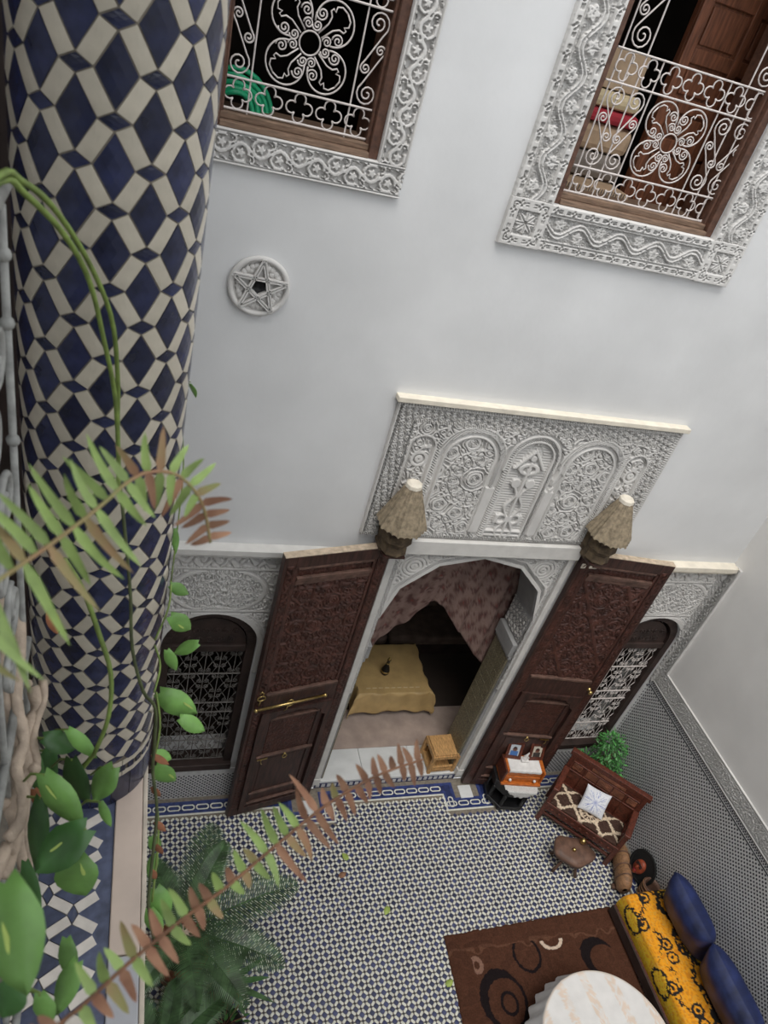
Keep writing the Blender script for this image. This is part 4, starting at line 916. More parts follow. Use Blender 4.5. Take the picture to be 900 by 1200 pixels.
# low table with a gold cloth
tb = empty('low_table', (3.60, 1.39, .152), label='low table under a gold cloth inside the doorway', cat='table')
rbox('tabletop', -.52, .52, -.43, .43, .43, .465, M_FRAMED, tb, .006)
for sx in (-1, 1):
    for sy in (-1, 1): b = MB(); b.lathe([(.03, 0), (.022, .06), (.034, .2), (.024, .34), (.036, .43)], 8, c=(sx * .46, sy * .37, 0)); b.build('leg', M_FRAMED, tb, True)
nx, ny = 84, 74; U, V = np.meshgrid(np.linspace(-.87, .87, nx), np.linspace(-.78, .78, ny)); ex = np.clip(np.abs(U) - .53, 0, 9); ey = np.clip(np.abs(V) - .44, 0, 9)
drop = np.maximum(ex, ey) + .15 * np.minimum(ex, ey); ss = np.sin(U * 21) * .012 * (ey > 0) + np.sin(V * 24) * .012 * (ex > 0)
X = np.clip(U, -.53, .53) + np.sign(U) * (np.minimum(ex, .03) * .3 + (ex > 0) * (drop * .12 + ss) + (ex > 0) * (ey > 0) * .03); Y = np.clip(V, -.44, .44) + np.sign(V) * (np.minimum(ey, .03) * .3 + (ey > 0) * (drop * .12 + ss) + (ex > 0) * (ey > 0) * .03)
Z = .470 - np.where(drop > 0, drop, 0) - .002 * np.sin(U * 9) * np.sin(V * 11)
Z += (drop > 0) * .02 * np.sin(U * 9 + V * 7)
c = grid_mesh('tablecloth', X + 3.60, Y + 1.39, Z + .154, M_GOLD, None, True, solid=.004); tag(c, 'gold satin cloth draped over the low table in the room', 'tablecloth')
b = MB()
for k in range(9): b.box(3.2 + k * .09, 3.26 + k * .09, 1.04, 1.052, .622, .627)
b.build('embroidered_band', M_CREAMF, c)
bt = empty('dark_bottle', (3.52, 1.30, .626), label='slim dark bottle with brass bands standing on the gold tablecloth', cat='bottle')
b = MB(); b.lathe([(.045, 0), (.058, .02), (.06, .08), (.04, .14), (.022, .18), (.02, .27), (.028, .28)], 14); b.build('bottle_body', M_BLACK, bt, True)
b = MB(); b.lathe([(.061, .05), (.063, .06), (.061, .075)], 14); b.lathe([(.022, .20), (.025, .21), (.022, .22)], 14); b.lathe([(.02, .28), (.024, .30), (.008, .34)], 12); b.build('brass_band', M_BRASS, bt, True)
bq = empty('banquette', (3.6, 2.42, .152), label='long brown banquette against the dim back wall of the room', cat='sofa')
rbox('base', -3.0, 3.4, -.38, .42, 0, .22, M_FRAMED, bq, .01)
for k in range(4): rbox('seat_cushion', -2.98 + k * 1.6, -1.42 + k * 1.6, -.40, .40, .22, .40, M_BANQ, bq, .05)
for k in range(4): rbox('back_cushion', -2.98 + k * 1.6, -1.42 + k * 1.6, .22, .42, .40, .82, M_BANQ, bq, .07)
# curtain
nx, nz = 110, 60; xb = np.array([2.42, 2.62, 2.79, 2.95, 3.147, 3.29, 3.40, 3.53, 3.80, 4.09, 4.25, 4.37, 4.44]); zb = np.array([1.88, 1.98, 2.08, 2.30, 2.55, 2.86, 2.82, 2.70, 2.37, 2.03, 1.86, 1.78, 1.82])
U, V = np.meshgrid(np.linspace(2.42, 4.44, nx), np.linspace(0, 1, nz)); zl = np.interp(U, xb, zb); Z = 4.25 - (4.25 - zl) * V
fold = .035 * np.sin((U - .16 * V * (U - 3.3)) * 15 + .8 * np.sin(U * 5)) + .016 * np.sin(U * 37 + V * 3); Y = .53 + fold * (.4 + .6 * V) - .05 * V * np.abs(U - 3.3)
Xc = U - .00 * V
fx, fz = (U - 3.3) * 1.0 + .0, Z
cell = .21; q = np.floor(fz / cell); gx = ((fx + (q % 2) * cell / 2) / cell) % 1 - .5; gz = (fz / cell) % 1 - .5; rr = np.hypot(gx, gz); th = np.arctan2(gz, gx)
flower = sm(.42, .26, rr * (1.0 + .22 * np.cos(5 * th + q)) + .28 * (vnoise(U, Z, .028, 3) - .5)) * sm(.25, .5, vnoise(U, Z, .018, 8)); vinec = sm(.06, .03, np.abs(gx - .28 * np.sin(gz * 6.3))) * .5
cc = cloth_col((140, 116, 108), (vnoise(U, Z, .05, 1) * .25, (120, 92, 86)), (vinec, (112, 82, 74)), (flower * .85, (84, 52, 48)), (sm(.10, .05, rr), (120, 60, 56)))
tag(grid_mesh('curtain', Xc, Y, Z, M_COL, None, True, col=cc, solid=.004), 'brown flowered curtain swagged across the top of the doorway', 'curtain')

# small wooden crate stool on the threshold
cr = empty('wooden_lantern_box', (4.115, .175, .15), rz=.03, label='small open sided wooden box standing on the marble threshold', cat='box')
rbox('top_board', -.17, .17, -.155, .155, .35, .375, M_CRATE, cr, .005); rbox('bottom_board', -.17, .17, -.155, .155, .03, .05, M_CRATE, cr, .004)
for sx in (-1, 1):
    for sy in (-1, 1): rbox('post', sx * .17 - .022, sx * .17 + .022, sy * .155 - .022, sy * .155 + .022, 0, .35, M_CRATE, cr, .004)
for sy in (-1, 1):
    for z0, z1 in ((.03, .08), (.29, .35), (.10, .13)): rbox('rail', -.148, .148, sy * .155 - .014, sy * .155 + .014, z0, z1, M_CRATE, cr, .003)
for sx in (-1, 1):
    for z0, z1 in ((.03, .09), (.28, .35)): rbox('rail', sx * .17 - .014, sx * .17 + .014, -.133, .133, z0, z1, M_CRATE, cr, .003)

# black console with the orange chest and photo frames
ca = -.14
cs = empty('black_console', (5.04, -.24, 0), rz=ca, label='black half octagon console table against the right door leaf', cat='table')
def hex_(k): return [(-.31 * k, .06), (-.31 * k, -.14 * k), (-.17 * k, -.31 * k), (.14 * k, -.31 * k), (.29 * k, -.14 * k), (.29 * k, .06)]
b = MB(); b.prism(hex_(1.0), .43, .465); b.build('console_top', M_BLACK, cs, bev=.008)
b = MB(); b.prism(hex_(.93), .30, .43); b.build('console_apron', M_BLACK, cs, bev=.006)
b = MB(); b.prism(hex_(1.0), .04, .10); b.build('console_shelf', M_BLACK, cs, bev=.008)
for x, y in ((-.27, .03), (-.27, -.13), (-.15, -.27), (.12, -.27), (.25, -.13), (.25, .03)): b = MB(); b.lathe([(.03, 0), (.02, .05), (.03, .12), (.022, .2), (.032, .32)], 8, c=(x, y, 0)); b.build('leg', M_BLACK, cs, True)
b = MB()
for k in range(12): b.ball((-.16 + k * .027, -.312, .405), .012, 6, 4)
b.build('carved_bead', M_BLACK, cs)
U, V = np.meshgrid(np.linspace(-.22, .24, 40), np.linspace(.0, -.44, 34)); ed = .30 + .03 * np.abs(np.sin(U * 40)); ey = np.clip(-V - .315, 0, 1)
mk = (-V < .44 - .9 * (U - .01) ** 2 * 3.0 + .012 * np.sin(U * 70))
c_, s2 = math.cos(ca), math.sin(ca); lx, ly = U, np.maximum(V, -.318) - ey * .06; lz = .470 - ey * .95
tag(grid_mesh('lace_doily', 5.04 + lx * c_ - ly * s2, -.24 + lx * s2 + ly * c_, lz, M_LACE, None, True, mask=mk, solid=.003), 'white lace doily hanging over the front of the black console', 'doily')
ch = empty('orange_chest', (5.04, -.24, .4785), rz=ca, label='little orange wooden chest of drawers on the black console', cat='chest')
rbox('side_panel', -.275, -.25, -.20, .06, 0, .25, M_RED, ch, .004); rbox('side_panel', .25, .275, -.20, .06, 0, .25, M_ORANGE, ch, .004)
rbox('top_panel', -.25, .25, -.17, .06, .225, .25, M_ORANGE, ch, .004); rbox('base_panel', -.275, .275, -.23, .06, -.003, .03, M_ORANGE, ch, .006); rbox('back_panel', -.25, .25, .04, .06, .03, .225, M_RED, ch, .003)
dr = rbox('drawer', -.245, .245, -.185, .0, .035, .13, M_ORANGE, ch, .006); rbox('drawer', -.245, .245, -.175, .0, .135, .22, M_ORANGE, ch, .006)
for x in (-.17, .17): b = MB(); b.ball((x, -.205, .085), .02, 10, 6); tag(b.build('drawer_knob', M_LINEN, dr, True), 'white drawer knob')
b = MB()
U, V = np.meshgrid(np.linspace(-.22, .22, 30), np.linspace(.03, -.22, 24)); ey = np.clip(-V - .176, 0, 1); lx, ly = U, np.maximum(V, -.178) - ey * .1; lz = .475 + .254 - ey * .9 + .003 * np.sin(U * 60)
tag(grid_mesh('white_napkin', 5.04 + lx * c_ - ly * s2, -.24 + lx * s2 + ly * c_, lz, M_LINEN, None, True, solid=.003), 'folded white napkin lying on top of the orange chest', 'napkin')
def wpt(x, y, z): return (5.04 + x * c_ - y * s2, -.24 + x * s2 + y * c_, z)
ti = empty('tissue_pack', wpt(.01, -.02, .735), rz=ca, label='white tissue peaking up between the two photo frames', cat='tissue')
b = MB(); b.box(-.05, .05, -.04, .04, 0, .03); b.build('tissue_box', M_LINEN, ti, bev=.005)
b = MB(); b.grid(lambda u, v: ((u - .5) * .1 * (1 - v * .9) + .01 * math.sin(v * 9), (.5 - abs(u - .5)) * .05 * (1 - v), .03 + v * .14), 8, 10); b.grid(lambda u, v: ((u - .5) * .08 * (1 - v * .8), -(.5 - abs(u - .5)) * .06 * (1 - v), .03 + v * .12), 8, 10); b.build('tissue', M_LINEN, ti, True, solid=.002)
def photo_frame(x, label, seed, tilt):
    f = empty('photo_frame', wpt(x, .0, .731), rz=ca + tilt, label=label, cat='photo frame', group='framed photographs on the orange chest'); L = Matrix.Rotation(-.34, 4, 'X')
    w, h = .215, .26
    for nm, bx in (('frame_side', (-w / 2, -w / 2 + .042, 0, h)), ('frame_side', (w / 2 - .042, w / 2, 0, h)), ('frame_rail', (-w / 2 + .042, w / 2 - .042, 0, .05)), ('frame_rail', (-w / 2 + .042, w / 2 - .042, h - .045, h))):
        b = MB(); b.box(bx[0], bx[1], -.012, .008, bx[2], bx[3], 0, L); b.build(nm, M_RED, f, bev=.004)
    U, V = np.meshgrid(np.linspace(-w / 2 + .04, w / 2 - .04, 22), np.linspace(.048, h - .043, 28)); u, v = U / (w / 2 - .04), (V - .11) / .07
    c = cloth_col((188, 196, 204) if seed else (196, 190, 176), ((V < .12) * 1. * (np.abs(u) < .75), (70, 110, 170) if seed else (60, 58, 56)), ((np.hypot(u * .9, v - .45) < .42) * 1., (120, 92, 80)), ((np.hypot(u * .9, v - .62) < .38) * (v > .6) * 1., (34, 30, 30)))
    p = grid_mesh('print', U, 0 * U - .004, V, M_PHOTO, f, True, col=c); p.matrix_local = L
    b = MB(); b.box(-.02, .02, .06, .066, .0, .16, 0, Matrix.Rotation(.15, 4, 'X')); b.build('strut', M_RED, f)
photo_frame(-.155, 'left red brown photo frame on the orange chest', 1, -.08); photo_frame(.165, 'right red brown photo frame on the orange chest', 0, .08)

# ================================================================ BENCH CORNER
BO = (5.33, -.66); BA = -PI / 4
bench = empty('carved_bench', (*BO, 0), rz=BA, label='carved red brown wooden bench with a tall panelled back', cat='bench')
BWd, BD = 1.04, .47
def bx(nm, m, *q, bev=.006, parent=bench): b = MB(); b.box(*q); return b.build(nm, m, parent, bev=bev)
for x in (0, BWd - .06): bx('leg', M_RED, x, x + .06, 0, .06, 0, .70); bx('leg', M_RED, x, x + .06, BD - .05, BD + .01, 0, 1.0)
bx('seat_board', M_RED, .03, BWd - .03, .02, BD, .38, .42); bx('front_rail', M_RED, .06, BWd - .06, .0, .035, .26, .40); bx('front_moulding', M_RED, .02, BWd - .02, -.015, .02, .385, .42)
bx('stretcher', M_RED, .06, BWd - .06, .02, .05, .14, .18)
b = MB()
for k in range(9): b.ball((.12 + k * .1, -.002, .32), .026, 8, 5, sc=(1, .4, 1))
b.build('carved_rosette', M_RED, bench, True)
for x in (.0, BWd - .06):
    bx('armrest', M_RED, x - .01, x + .07, -.02, BD - .03, .68, .72, bev=.012); bx('arm_rail', M_RED, x + .015, x + .045, .06, BD - .05, .50, .53)
    for k in range(4): bx('arm_spindle', M_RED, x + .022, x + .038, .11 + k * .08, .126 + k * .08, .42, .68, bev=.003)
back = bx('back_panel', M_RED, .05, BWd - .05, BD - .04, BD - .01, .42, .98); bx('back_top_rail', M_RED, -.03, BWd + .03, BD - .055, BD + .02, .96, 1.03); bx('back_rail', M_RED, .06, BWd - .06, BD - .055, BD - .035, .86, .88)
bx('back_rail', M_RED, .06, BWd - .06, BD - .055, BD - .035, .70, .715)
for x in (.24, .42, .62, .80): bx('back_stile', M_RED, x, x + .02, BD - .055, BD - .035, .42, .86)
plb = lambda U, V, D: (U, BD - .04 - D, V)
relief('carved_frieze', .30, .76, .885, .955, .006, lambda U, V: (np.abs(np.sin(U * 95 + np.sin(V * 110) * 1.5)) > .55) * ((V > .9) & (V < .945)) * 1., plb, .01, M_REDC, bench, off=.012)
for x in (.08, .84): relief('carved_square', x, x + .12, .75, .85, .006, lambda U, V, x=x: (np.abs(np.sin(np.hypot(U - x - .06, V - .80) * 130)) > .5) * 1., plb, .01, M_REDC, bench, off=.012)
relief('carved_tracery', .27, .79, .73, .85, .006, lambda U, V: lace(U, V, .07, 2), plb, .008, M_REDC, bench, off=.01)
# seat rug
U, V = np.meshgrid(np.linspace(0, 1, 120), np.linspace(0, 1, 60)); x = U * 3.3; n1 = vnoise(U, V, .02, 5)
wob = (vnoise(U, V, .03, 6) - .5) * .12
dm = lambda a, b_: np.abs(((a + b_ + wob) % 1) - .5)
l1 = (dm(x * 1.0, V * 1.5) < .085) * 1.; l2 = (dm(x * 1.0, -V * 1.5) < .085) * 1.; r = np.hypot((U - .52) * 2.1, (V - .45) * .95); th = np.arctan2(V - .45, (U - .52) * 2.1)
rays = ((np.abs(r - .10) < .035) | ((np.abs(np.sin(th * 7)) > .8) & (r < .24) & (r > .14))) * 1.; l1 = np.where(r < .22, 0, l1); l2 = np.where(r < .22, 0, l2)
l3 = (np.abs(r - .28 - wob * .5) < .04) * 1.
ctab = cloth_col((66, 48, 42), (n1 * .5, (104, 82, 72)), (np.maximum(np.maximum(l1, l2), np.maximum(rays, l3)) * (.55 + .45 * (n1 > .25)), (226, 206, 180)))
X = .05 + U * .94; Y = .0 + V * .40; Z = .422 + .045 * np.clip(np.minimum(np.minimum(U, 1 - U) * 12, np.minimum(V, 1 - V) * 8), 0, 1) ** .5 + .006 * (n1 - .5)
Zb = np.where(V < .06, Z, Z)
o = grid_mesh('bench_rug', X, Y, Z, M_RUG, None, True, col=ctab, solid=.01); o.location = (*BO, 0); o.rotation_euler.z = BA; tag(o, 'shaggy brown rug with cream diamonds covering the bench seat', 'rug')
def star_cloth(U, V):
    r = np.hypot(U, V); th = np.arctan2(V, U); w = (vnoise(U + 2, V + 2, .15, 9) - .5)
    ray = (np.abs(np.sin(th * 4 + .3 + w * .6)) < .30 * (1.05 - r)) * (r < .98); core = np.clip(1 - r / .3, 0, 1) * .7
    return cloth_col((228, 230, 236), (np.clip(ray * .95 + core, 0, 1), (88, 112, 188)), (((np.abs(np.sin(th * 8)) > .97) & (r > .45) & (r < .85)) * .6, (90, 110, 180)))
p = pillow('star_pillow', .33, .33, .13, M_COL, None, star_cloth, n=44); p.rotation_euler = (math.radians(48), 0, BA + .12); ca2, sa2 = math.cos(BA), math.sin(BA)
px_, py_ = .52, .26; p.location = (BO[0] + px_ * ca2 - py_ * sa2, BO[1] + px_ * sa2 + py_ * ca2, .615); tag(p, 'white pillow with a blue star leaning on the bench back', 'pillow')
# saddle stool with brass knobs
sdl = empty('saddle_stool', (5.46, -1.31, 0), rz=-.35, label='brown wooden saddle stool with brass knobs in front of the bench', cat='stool')
outl = []
for t in np.linspace(0, 2 * PI, 40, endpoint=False): r = .225 + .014 * math.cos(5 * t + .6) + .012 * math.cos(2 * t); outl.append((r * 1.1 * math.cos(t), r * .85 * math.sin(t)))
b = MB(); n = 40; zf = lambda x, y: .36 + .45 * x * x - .3 * y * y
v = [(0, 0, zf(0, 0))] + [(x * .5, y * .5, zf(x * .5, y * .5)) for x, y in outl] + [(x, y, zf(x, y)) for x, y in outl] + [(x * 1.0, y * 1.0, zf(x, y) - .07) for x, y in outl] + [(x * .6, y * .6, .30) for x, y in outl]
f = [(0, 1 + i, 1 + (i + 1) % n) for i in range(n)] + [(1 + k * n + i, 1 + (k + 1) * n + i, 1 + (k + 1) * n + (i + 1) % n, 1 + k * n + (i + 1) % n) for k in range(3) for i in range(n)] + [tuple(1 + 3 * n + i for i in range(n))[::-1]]
b.add(v, f); b.build('saddle_seat', M_UMBER, sdl, True)
for sx in (-1, 1):
    for sy in (-1, 1): b = MB(); b.tube([(sx * .07, sy * .05, .32), (sx * .10, sy * .08, .16), (sx * .15, sy * .12, 0)], [.022, .017, .022], 8); b.build('leg', M_UMBER, sdl, True)
b = MB(); b.tube([(-.1, -.08, .16), (.1, .08, .16)], .012); b.tube([(-.1, .08, .16), (.1, -.08, .16)], .012); b.build('stretcher', M_UMBER, sdl, True)
for x, y, z, r in ((.0, .0, .375, .026), (.12, .13, .40, .042)): b = MB(); b.ball((x, y, z), r, 12, 8); b.lathe([(.012, -.06), (.018, -.02), (r * .5, -.01)], 10, c=(x, y, z)); tag(b.build('brass_knob', M_BRASS, sdl, True), 'round brass knob')
# carved log drum lying on the floor
dr = empty('log_drum', (6.17, -1.50, 0), rz=math.radians(68), label='long light brown carved log lying on the floor beside the bench', cat='log')
b = MB(); prof = [(-.30, .03), (-.29, .065), (-.24, .09), (-.10, .10), (-.02, .082), (.06, .10), (.22, .09), (.29, .065), (.31, .025)]; n = 16
v = [(x, r * .95 * math.cos(2 * PI * j / n), .16 + r * 1.5 * math.sin(2 * PI * j / n)) for x, r in prof for j in range(n)]
b.add(v, [(i * n + j, i * n + (j + 1) % n, (i + 1) * n + (j + 1) % n, (i + 1) * n + j) for i in range(len(prof) - 1) for j in range(n)] + [tuple(range(n)), tuple(range((len(prof) - 1) * n, len(prof) * n))[::-1]]); b.build('log_body', M_OLIVE, dr, True)
for x in (-.16, -.02, .14): b = MB(); b.tube([(x, .096 * math.cos(t), .16 + .15 * math.sin(t)) for t in np.linspace(0, 2 * PI, 20, endpoint=False)], .008, 5, True); b.build('carved_groove', M_UMBER, dr, True)
b = MB()
for k in range(5): b.tube([(-.22 + .03 * k, -.07 + .02 * k, .245), (-.1 + .04 * k, -.06 + .025 * k, .27 - .004 * k * k), (.04 + .04 * k, -.05 + .02 * k, .265 - .004 * k * k)], .006, 5)
b.build('carved_ridge', M_UMBER, dr, True)
for x in (-.2, .2): b = MB(); b.box(x - .03, x + .03, -.10, .10, 0, .05); b.build('foot', M_UMBER, dr, bev=.01)
# round black tray with carved face leaning on the wall
ds = empty('face_plaque', (6.46, -1.55, .0), label='round black plaque with a carved red brown face leaning on the wall dado', cat='plaque')
Md = Matrix.Translation((-.03, 0, .215)) @ Matrix.Rotation(math.radians(-90 + 14), 4, 'Y')
b = MB(); b.lathe([(.20, -.012), (.215, -.004), (.215, .008), (.195, .014), (.18, .006), (.001, .006)], 32, M=Md); b.build('black_disc', M_BLACKM, ds, bev=.002)
Mf = Md @ Matrix.Translation((-.03, .02, .02)) @ Matrix.Rotation(PI, 4, 'Z')
b = MB(); b.ball((0, 0, 0), .10, 16, 10, sc=(1.1, .82, .55), M=None) if False else b.lathe([(max(1e-4, .10 * math.sin(PI * i / 10)), -.10 * math.cos(PI * i / 10)) for i in range(11)], 18, M=Mf @ Matrix.Diagonal((1.1, .82, .5, 1))); fc = b.build('carved_face', M_MASK, ds, True)
b = MB(); b.ball((0, 0, 0), .001); 
def fpart(nm, m, c, r, sc): b = MB(); b.lathe([(max(1e-4, r * math.sin(PI * i / 6)), -r * math.cos(PI * i / 6)) for i in range(7)], 10, M=Mf @ Matrix.Translation(c) @ Matrix.Diagonal((*sc, 1))); b.build(nm, m, fc, True)
fpart('nose', M_MASK, (.0, 0, .05), .028, (1.3, .6, .8)); fpart('eye', M_BLACKM, (-.03, -.036, .045), .016, (.6, 1.2, .5)); fpart('eye', M_BLACKM, (-.03, .036, .045), .016, (.6, 1.2, .5)); fpart('mouth', M_REDF, (.055, 0, .04), .026, (.5, 1.2, .5)); fpart('brow', M_BLACKM, (-.055, 0, .043), .04, (.25, 1.5, .3)); fpart('chin', M_MASK, (.09, 0, .025), .03, (1, 1, .7))
# brown basket-like stool end behind the sofa
bk = empty('brown_basket', (6.40, -1.80, 0), label='small round brown basket wedged behind the yellow sofa end', cat='basket')
b = MB(); b.lathe([(.07, 0), (.085, .05), (.10, .18), (.105, .26), (.09, .265), (.08, .2), (.06, .04)], 18); b.build('basket_wall', M_UMBER, bk, True)
for z in (.06, .12, .18, .24): b = MB(); b.tube([((.092 + z * .06) * math.cos(t), (.092 + z * .06) * math.sin(t), z) for t in np.linspace(0, 2 * PI, 20, endpoint=False)], .009, 5, True); b.build('basket_coil', M_OLIVE, bk, True)

# ================================================================ SOFA, RUG, ROUND TABLE
sf = empty('low_sofa', (6.12, -3.1, 0), label='low dark wooden sofa base along the right wall', cat='sofa')
rbox('sofa_base', -.315, .38, -1.3, 1.17, .03, .20, M_RED, sf, .012)
for yy in (-1.1, 0, 1.0): rbox('foot', -.2, -.12, yy - .04, yy + .04, 0, .03, M_FRAMED, sf, .004); rbox('foot', .25, .33, yy - .04, yy + .04, 0, .03, M_FRAMED, sf, .004)
rbox('sofa_front_rail', -.335, -.315, -1.3, 1.17, .05, .20, M_FRAMED, sf, .006)
# mattress: profile wraps front face and top
s = np.linspace(0, 1, 90); prof = []
W_, H_ = .66, .27; R_ = .07
for t in s:
    d = t * (H_ + W_)
    if d < H_ - R_: prof.append((-.012 * math.sin(PI * d / (H_ - R_)), d))
    elif d < H_ + R_ * .57: a = (d - (H_ - R_)) / (R_ * 1.57) * PI / 2; prof.append((R_ - R_ * math.cos(a), H_ - R_ + R_ * math.sin(a)))
    else: prof.append((R_ + d - (H_ + R_ * .57), H_ + .012 * math.sin((d - H_) / W_ * PI)))
prof = np.array(prof); yv = np.linspace(-1.93, -4.3, 260); Yg, Sg = np.meshgrid(yv, s, indexing='ij'); ii = (Sg * 89).round().astype(int)
X = 5.825 + prof[ii, 0]; Z = .20 + prof[ii, 1]; e = np.clip((-1.93 - Yg) / .05, 0, 1); Z = .20 + (Z - .20) * (.80 + .20 * np.sqrt(1 - (1 - e) ** 2)); 
u, v = -(Yg + 1.93), Sg * (H_ + W_); w1, w2_, w3 = vnoise(u, v, .06, 11) - .5, vnoise(u, v, .022, 12) - .5, vnoise(u, v, .10, 13) - .5
P_ = .66; gu = (u % P_) / P_
def blob(cu, cv, ru, rv, k=.0):
    d = (u - cu + P_ / 2) % P_ - P_ / 2; return np.hypot(d / ru, (v - cv) / rv) + w2_ * .35 + k * w1
blk = np.zeros(u.shape); yel = np.zeros(u.shape)
for cu, cv, ru, rv in ((.27, .16, .14, .10), (.12, .82, .10, .12), (.70, .74, .09, .11)):
    d = blob(cu, cv, ru, rv); yel = np.maximum(yel, (d < 1) * 1.); blk = np.maximum(blk, (np.abs(d - 1) < .15) * 1.)
for cu, cv in ((.08, .45), (.60, .45), (.52, .66), (.02, .64), (.36, .28)):
    d = blob(cu, cv, .06, .065); blk = np.maximum(blk, ((np.abs(d - .95) < .2) | (d < .36)) * 1.)
zz = np.abs(v - .58 - .10 * np.abs(((u / .4) % 1) * 2 - 1) - w2_ * .06); blk = np.maximum(blk, (zz < .024) * (w3 > -.38)); zz2 = np.abs(v - .36 - .06 * np.sin(u * 15) - w2_ * .08); blk = np.maximum(blk, (zz2 < .018) * (w1 > -.1))
spk = (np.abs(w2_) < .05) * .5
csofa = cloth_col((242, 164, 24), (sm(.28, .12, v) * .8, (214, 190, 40)), (yel * .75, (232, 196, 44)), (spk, (214, 176, 96)), ((np.abs(np.sin((u + w1 * .1) * 60) * np.sin((v + w3 * .1) * 60)) > .62) * .5, (206, 112, 14)), (np.clip(blk, 0, 1), (28, 24, 22)))
o = grid_mesh('sofa_mattress', X, Yg, Z, M_COL, None, True, col=csofa, flip=False); tag(o, 'yellow sofa mattress printed with black snakeskin outlines', 'mattress')
b = MB(); sec = [(5.825 + p[0], .20 + (p[1]) * .80) for p in prof[::6]] + [(5.825 + prof[-1, 0], .20)]; b.prism(sec, -1.9299, -1.93, 'y'); b.box(5.86, 6.46, -4.29, -1.94, .201, .44); b.build('mattress_end', M_YELLOW, o)
for k, (yy, ln, lab) in enumerate(((-2.38, .78, 'blue velvet bolster cushion at the far end of the yellow sofa'), (-3.22, .92, 'blue velvet bolster cushion nearest the viewer on the yellow sofa'))):
    q = pillow('bolster_cushion', .60, ln, .34, M_VELVET, None, n=30, pw=3.6); q.rotation_euler = (0, math.radians(70), 0); q.location = (6.275, yy, .765); tag(q, lab, 'cushion', 'blue bolsters on the sofa')
# rug
rx0, rx1, ry0, ry1 = 3.62, 5.865, -4.3, -1.93
U, V = np.meshgrid(np.linspace(rx0, rx1, 280), np.linspace(ry0, ry1, 300)); Xr = U + .06 * (V + 1.93) / 1; Yr = V + .026 * (U - rx0)
x, y = Xr, Yr; nz_ = vnoise(x, y, .09, 21); n2 = vnoise(x, y, .03, 22); wv = (n2 - .5) * .03
def ell(cx, cy, rx, ry): return np.hypot((x - cx) / rx, (y - cy) / ry) + wv * 2
L = []
blk = np.zeros(x.shape)
d = ell(4.11, -2.66, .26, .29); th = np.arctan2(y + 2.66, x - 4.11); blk = np.maximum(blk, (np.abs(d - .92) < .07 + .13 * sm(-.2, 1, np.cos(th - 2.4))) * 1.)
d = ell(4.15, -2.69, .095, .115); blk = np.maximum(blk, (np.abs(d - .92) < .16) * 1.)
d = ell(4.54, -2.25, .17, .19); blk = np.maximum(blk, (np.abs(d - .93) < .09) * (y < -2.12) * 1.)
d = ell(5.42, -2.38, .22, .20); blk = np.maximum(blk, ((d < 1) & (np.hypot((x - 5.49) / .18, (y + 2.43) / .16) > 1)) * 1.)
d = ell(5.05, -2.95, .30, .3); blk = np.maximum(blk, (np.abs(d - .92) < .1) * 1.)
wht = np.zeros(x.shape); d = ell(4.90, -2.14, .145, .11); wht = np.maximum(wht, (np.abs(d - .86) < .15) * (y < -2.14)); d = ell(3.90, -2.28, .075, .09); gry = (np.abs(d - .75) < .3) * (th * 0 + 1) * (x > 3.86)
crug = cloth_col((78, 50, 38), (nz_ * .5, (104, 70, 54)), ((np.abs(y + 2.13 - .1 * (nz_ - .5)) < .012) * .35, (132, 96, 76)), ((nz_ > .7) * .3, (52, 32, 26)), (gry * .8, (150, 116, 100)), (blk * .96, (30, 26, 28)), (wht, (216, 196, 176)))
hgt = .016 + .006 * n2 + .004 * nz_; edge = np.minimum(np.minimum(U - rx0, rx1 - U), np.minimum(V - ry0, ry1 - V)); Zr = np.where(edge < .008, .001, hgt)
tag(grid_mesh('shaggy_rug', Xr + .012 * (n2 - .5) * (edge < .02), Yr + .02 * (n2 - .5) * (edge < .02), Zr, M_RUG, None, True, col=crug), 'brown shaggy rug with black and cream rings on the mosaic floor', 'rug')
# round table
rt = empty('round_table', (4.78, -3.40, .02), label='round table hidden under its pale ruffled cloth on the brown rug', cat='table')
b = MB(); b.lathe([(.70, .55), (.70, .575)], 48); b.build('tabletop', M_FRAMED, rt, bev=.004)
b = MB(); b.lathe([(.30, 0), (.30, .03), (.08, .08), (.06, .3), (.09, .5), (.2, .55)], 20); b.build('pedestal', M_FRAMED, rt, True)
na, nr = 180, 46; A, Rr = np.meshgrid(np.linspace(0, 2 * PI, na), np.linspace(0, 1, nr)); top = Rr < .8
rad = np.where(Rr < .8, Rr / .8 * .715, .715 + (Rr - .8) * .35 + np.where(Rr > .8, .014 * np.sin(A * 30) * (Rr - .8) * 8, 0)); zz = np.where(Rr < .8, .606, .606 - (Rr - .8) * 1.55 - .02 * np.abs(np.sin(A * 11)) * (Rr > .97)); zz = np.where(Rr < .02, .606, zz)
X, Y = 4.78 + rad * np.cos(A), -3.40 + rad * np.sin(A); lx = (X - 4.78) * .72 + (Y + 3.4) * .0; st_ = ((X - 4.78 + .12 * (Y + 3.4)) / .30 + .3) % 1
stripe = (np.abs(st_ - .5) < .16) * (Rr < .79) * (.35 + .65 * (vnoise(X, Y, .035, 31) > .45)) * (np.abs(np.sin(Y * 26 + np.sin(X * 50))) > .25)
ctb = cloth_col((228, 226, 224), (stripe * .55, (226, 194, 162)), ((Rr > .8) * .35, (200, 200, 204)), ((np.abs(Rr - .8) < .012) * .6, (236, 214, 190)))
tag(grid_mesh('ruffled_tablecloth', X, Y, zz, M_PALE, None, True, col=ctb), 'pale round tablecloth with beige stripes and a white ruffled skirt', 'tablecloth')

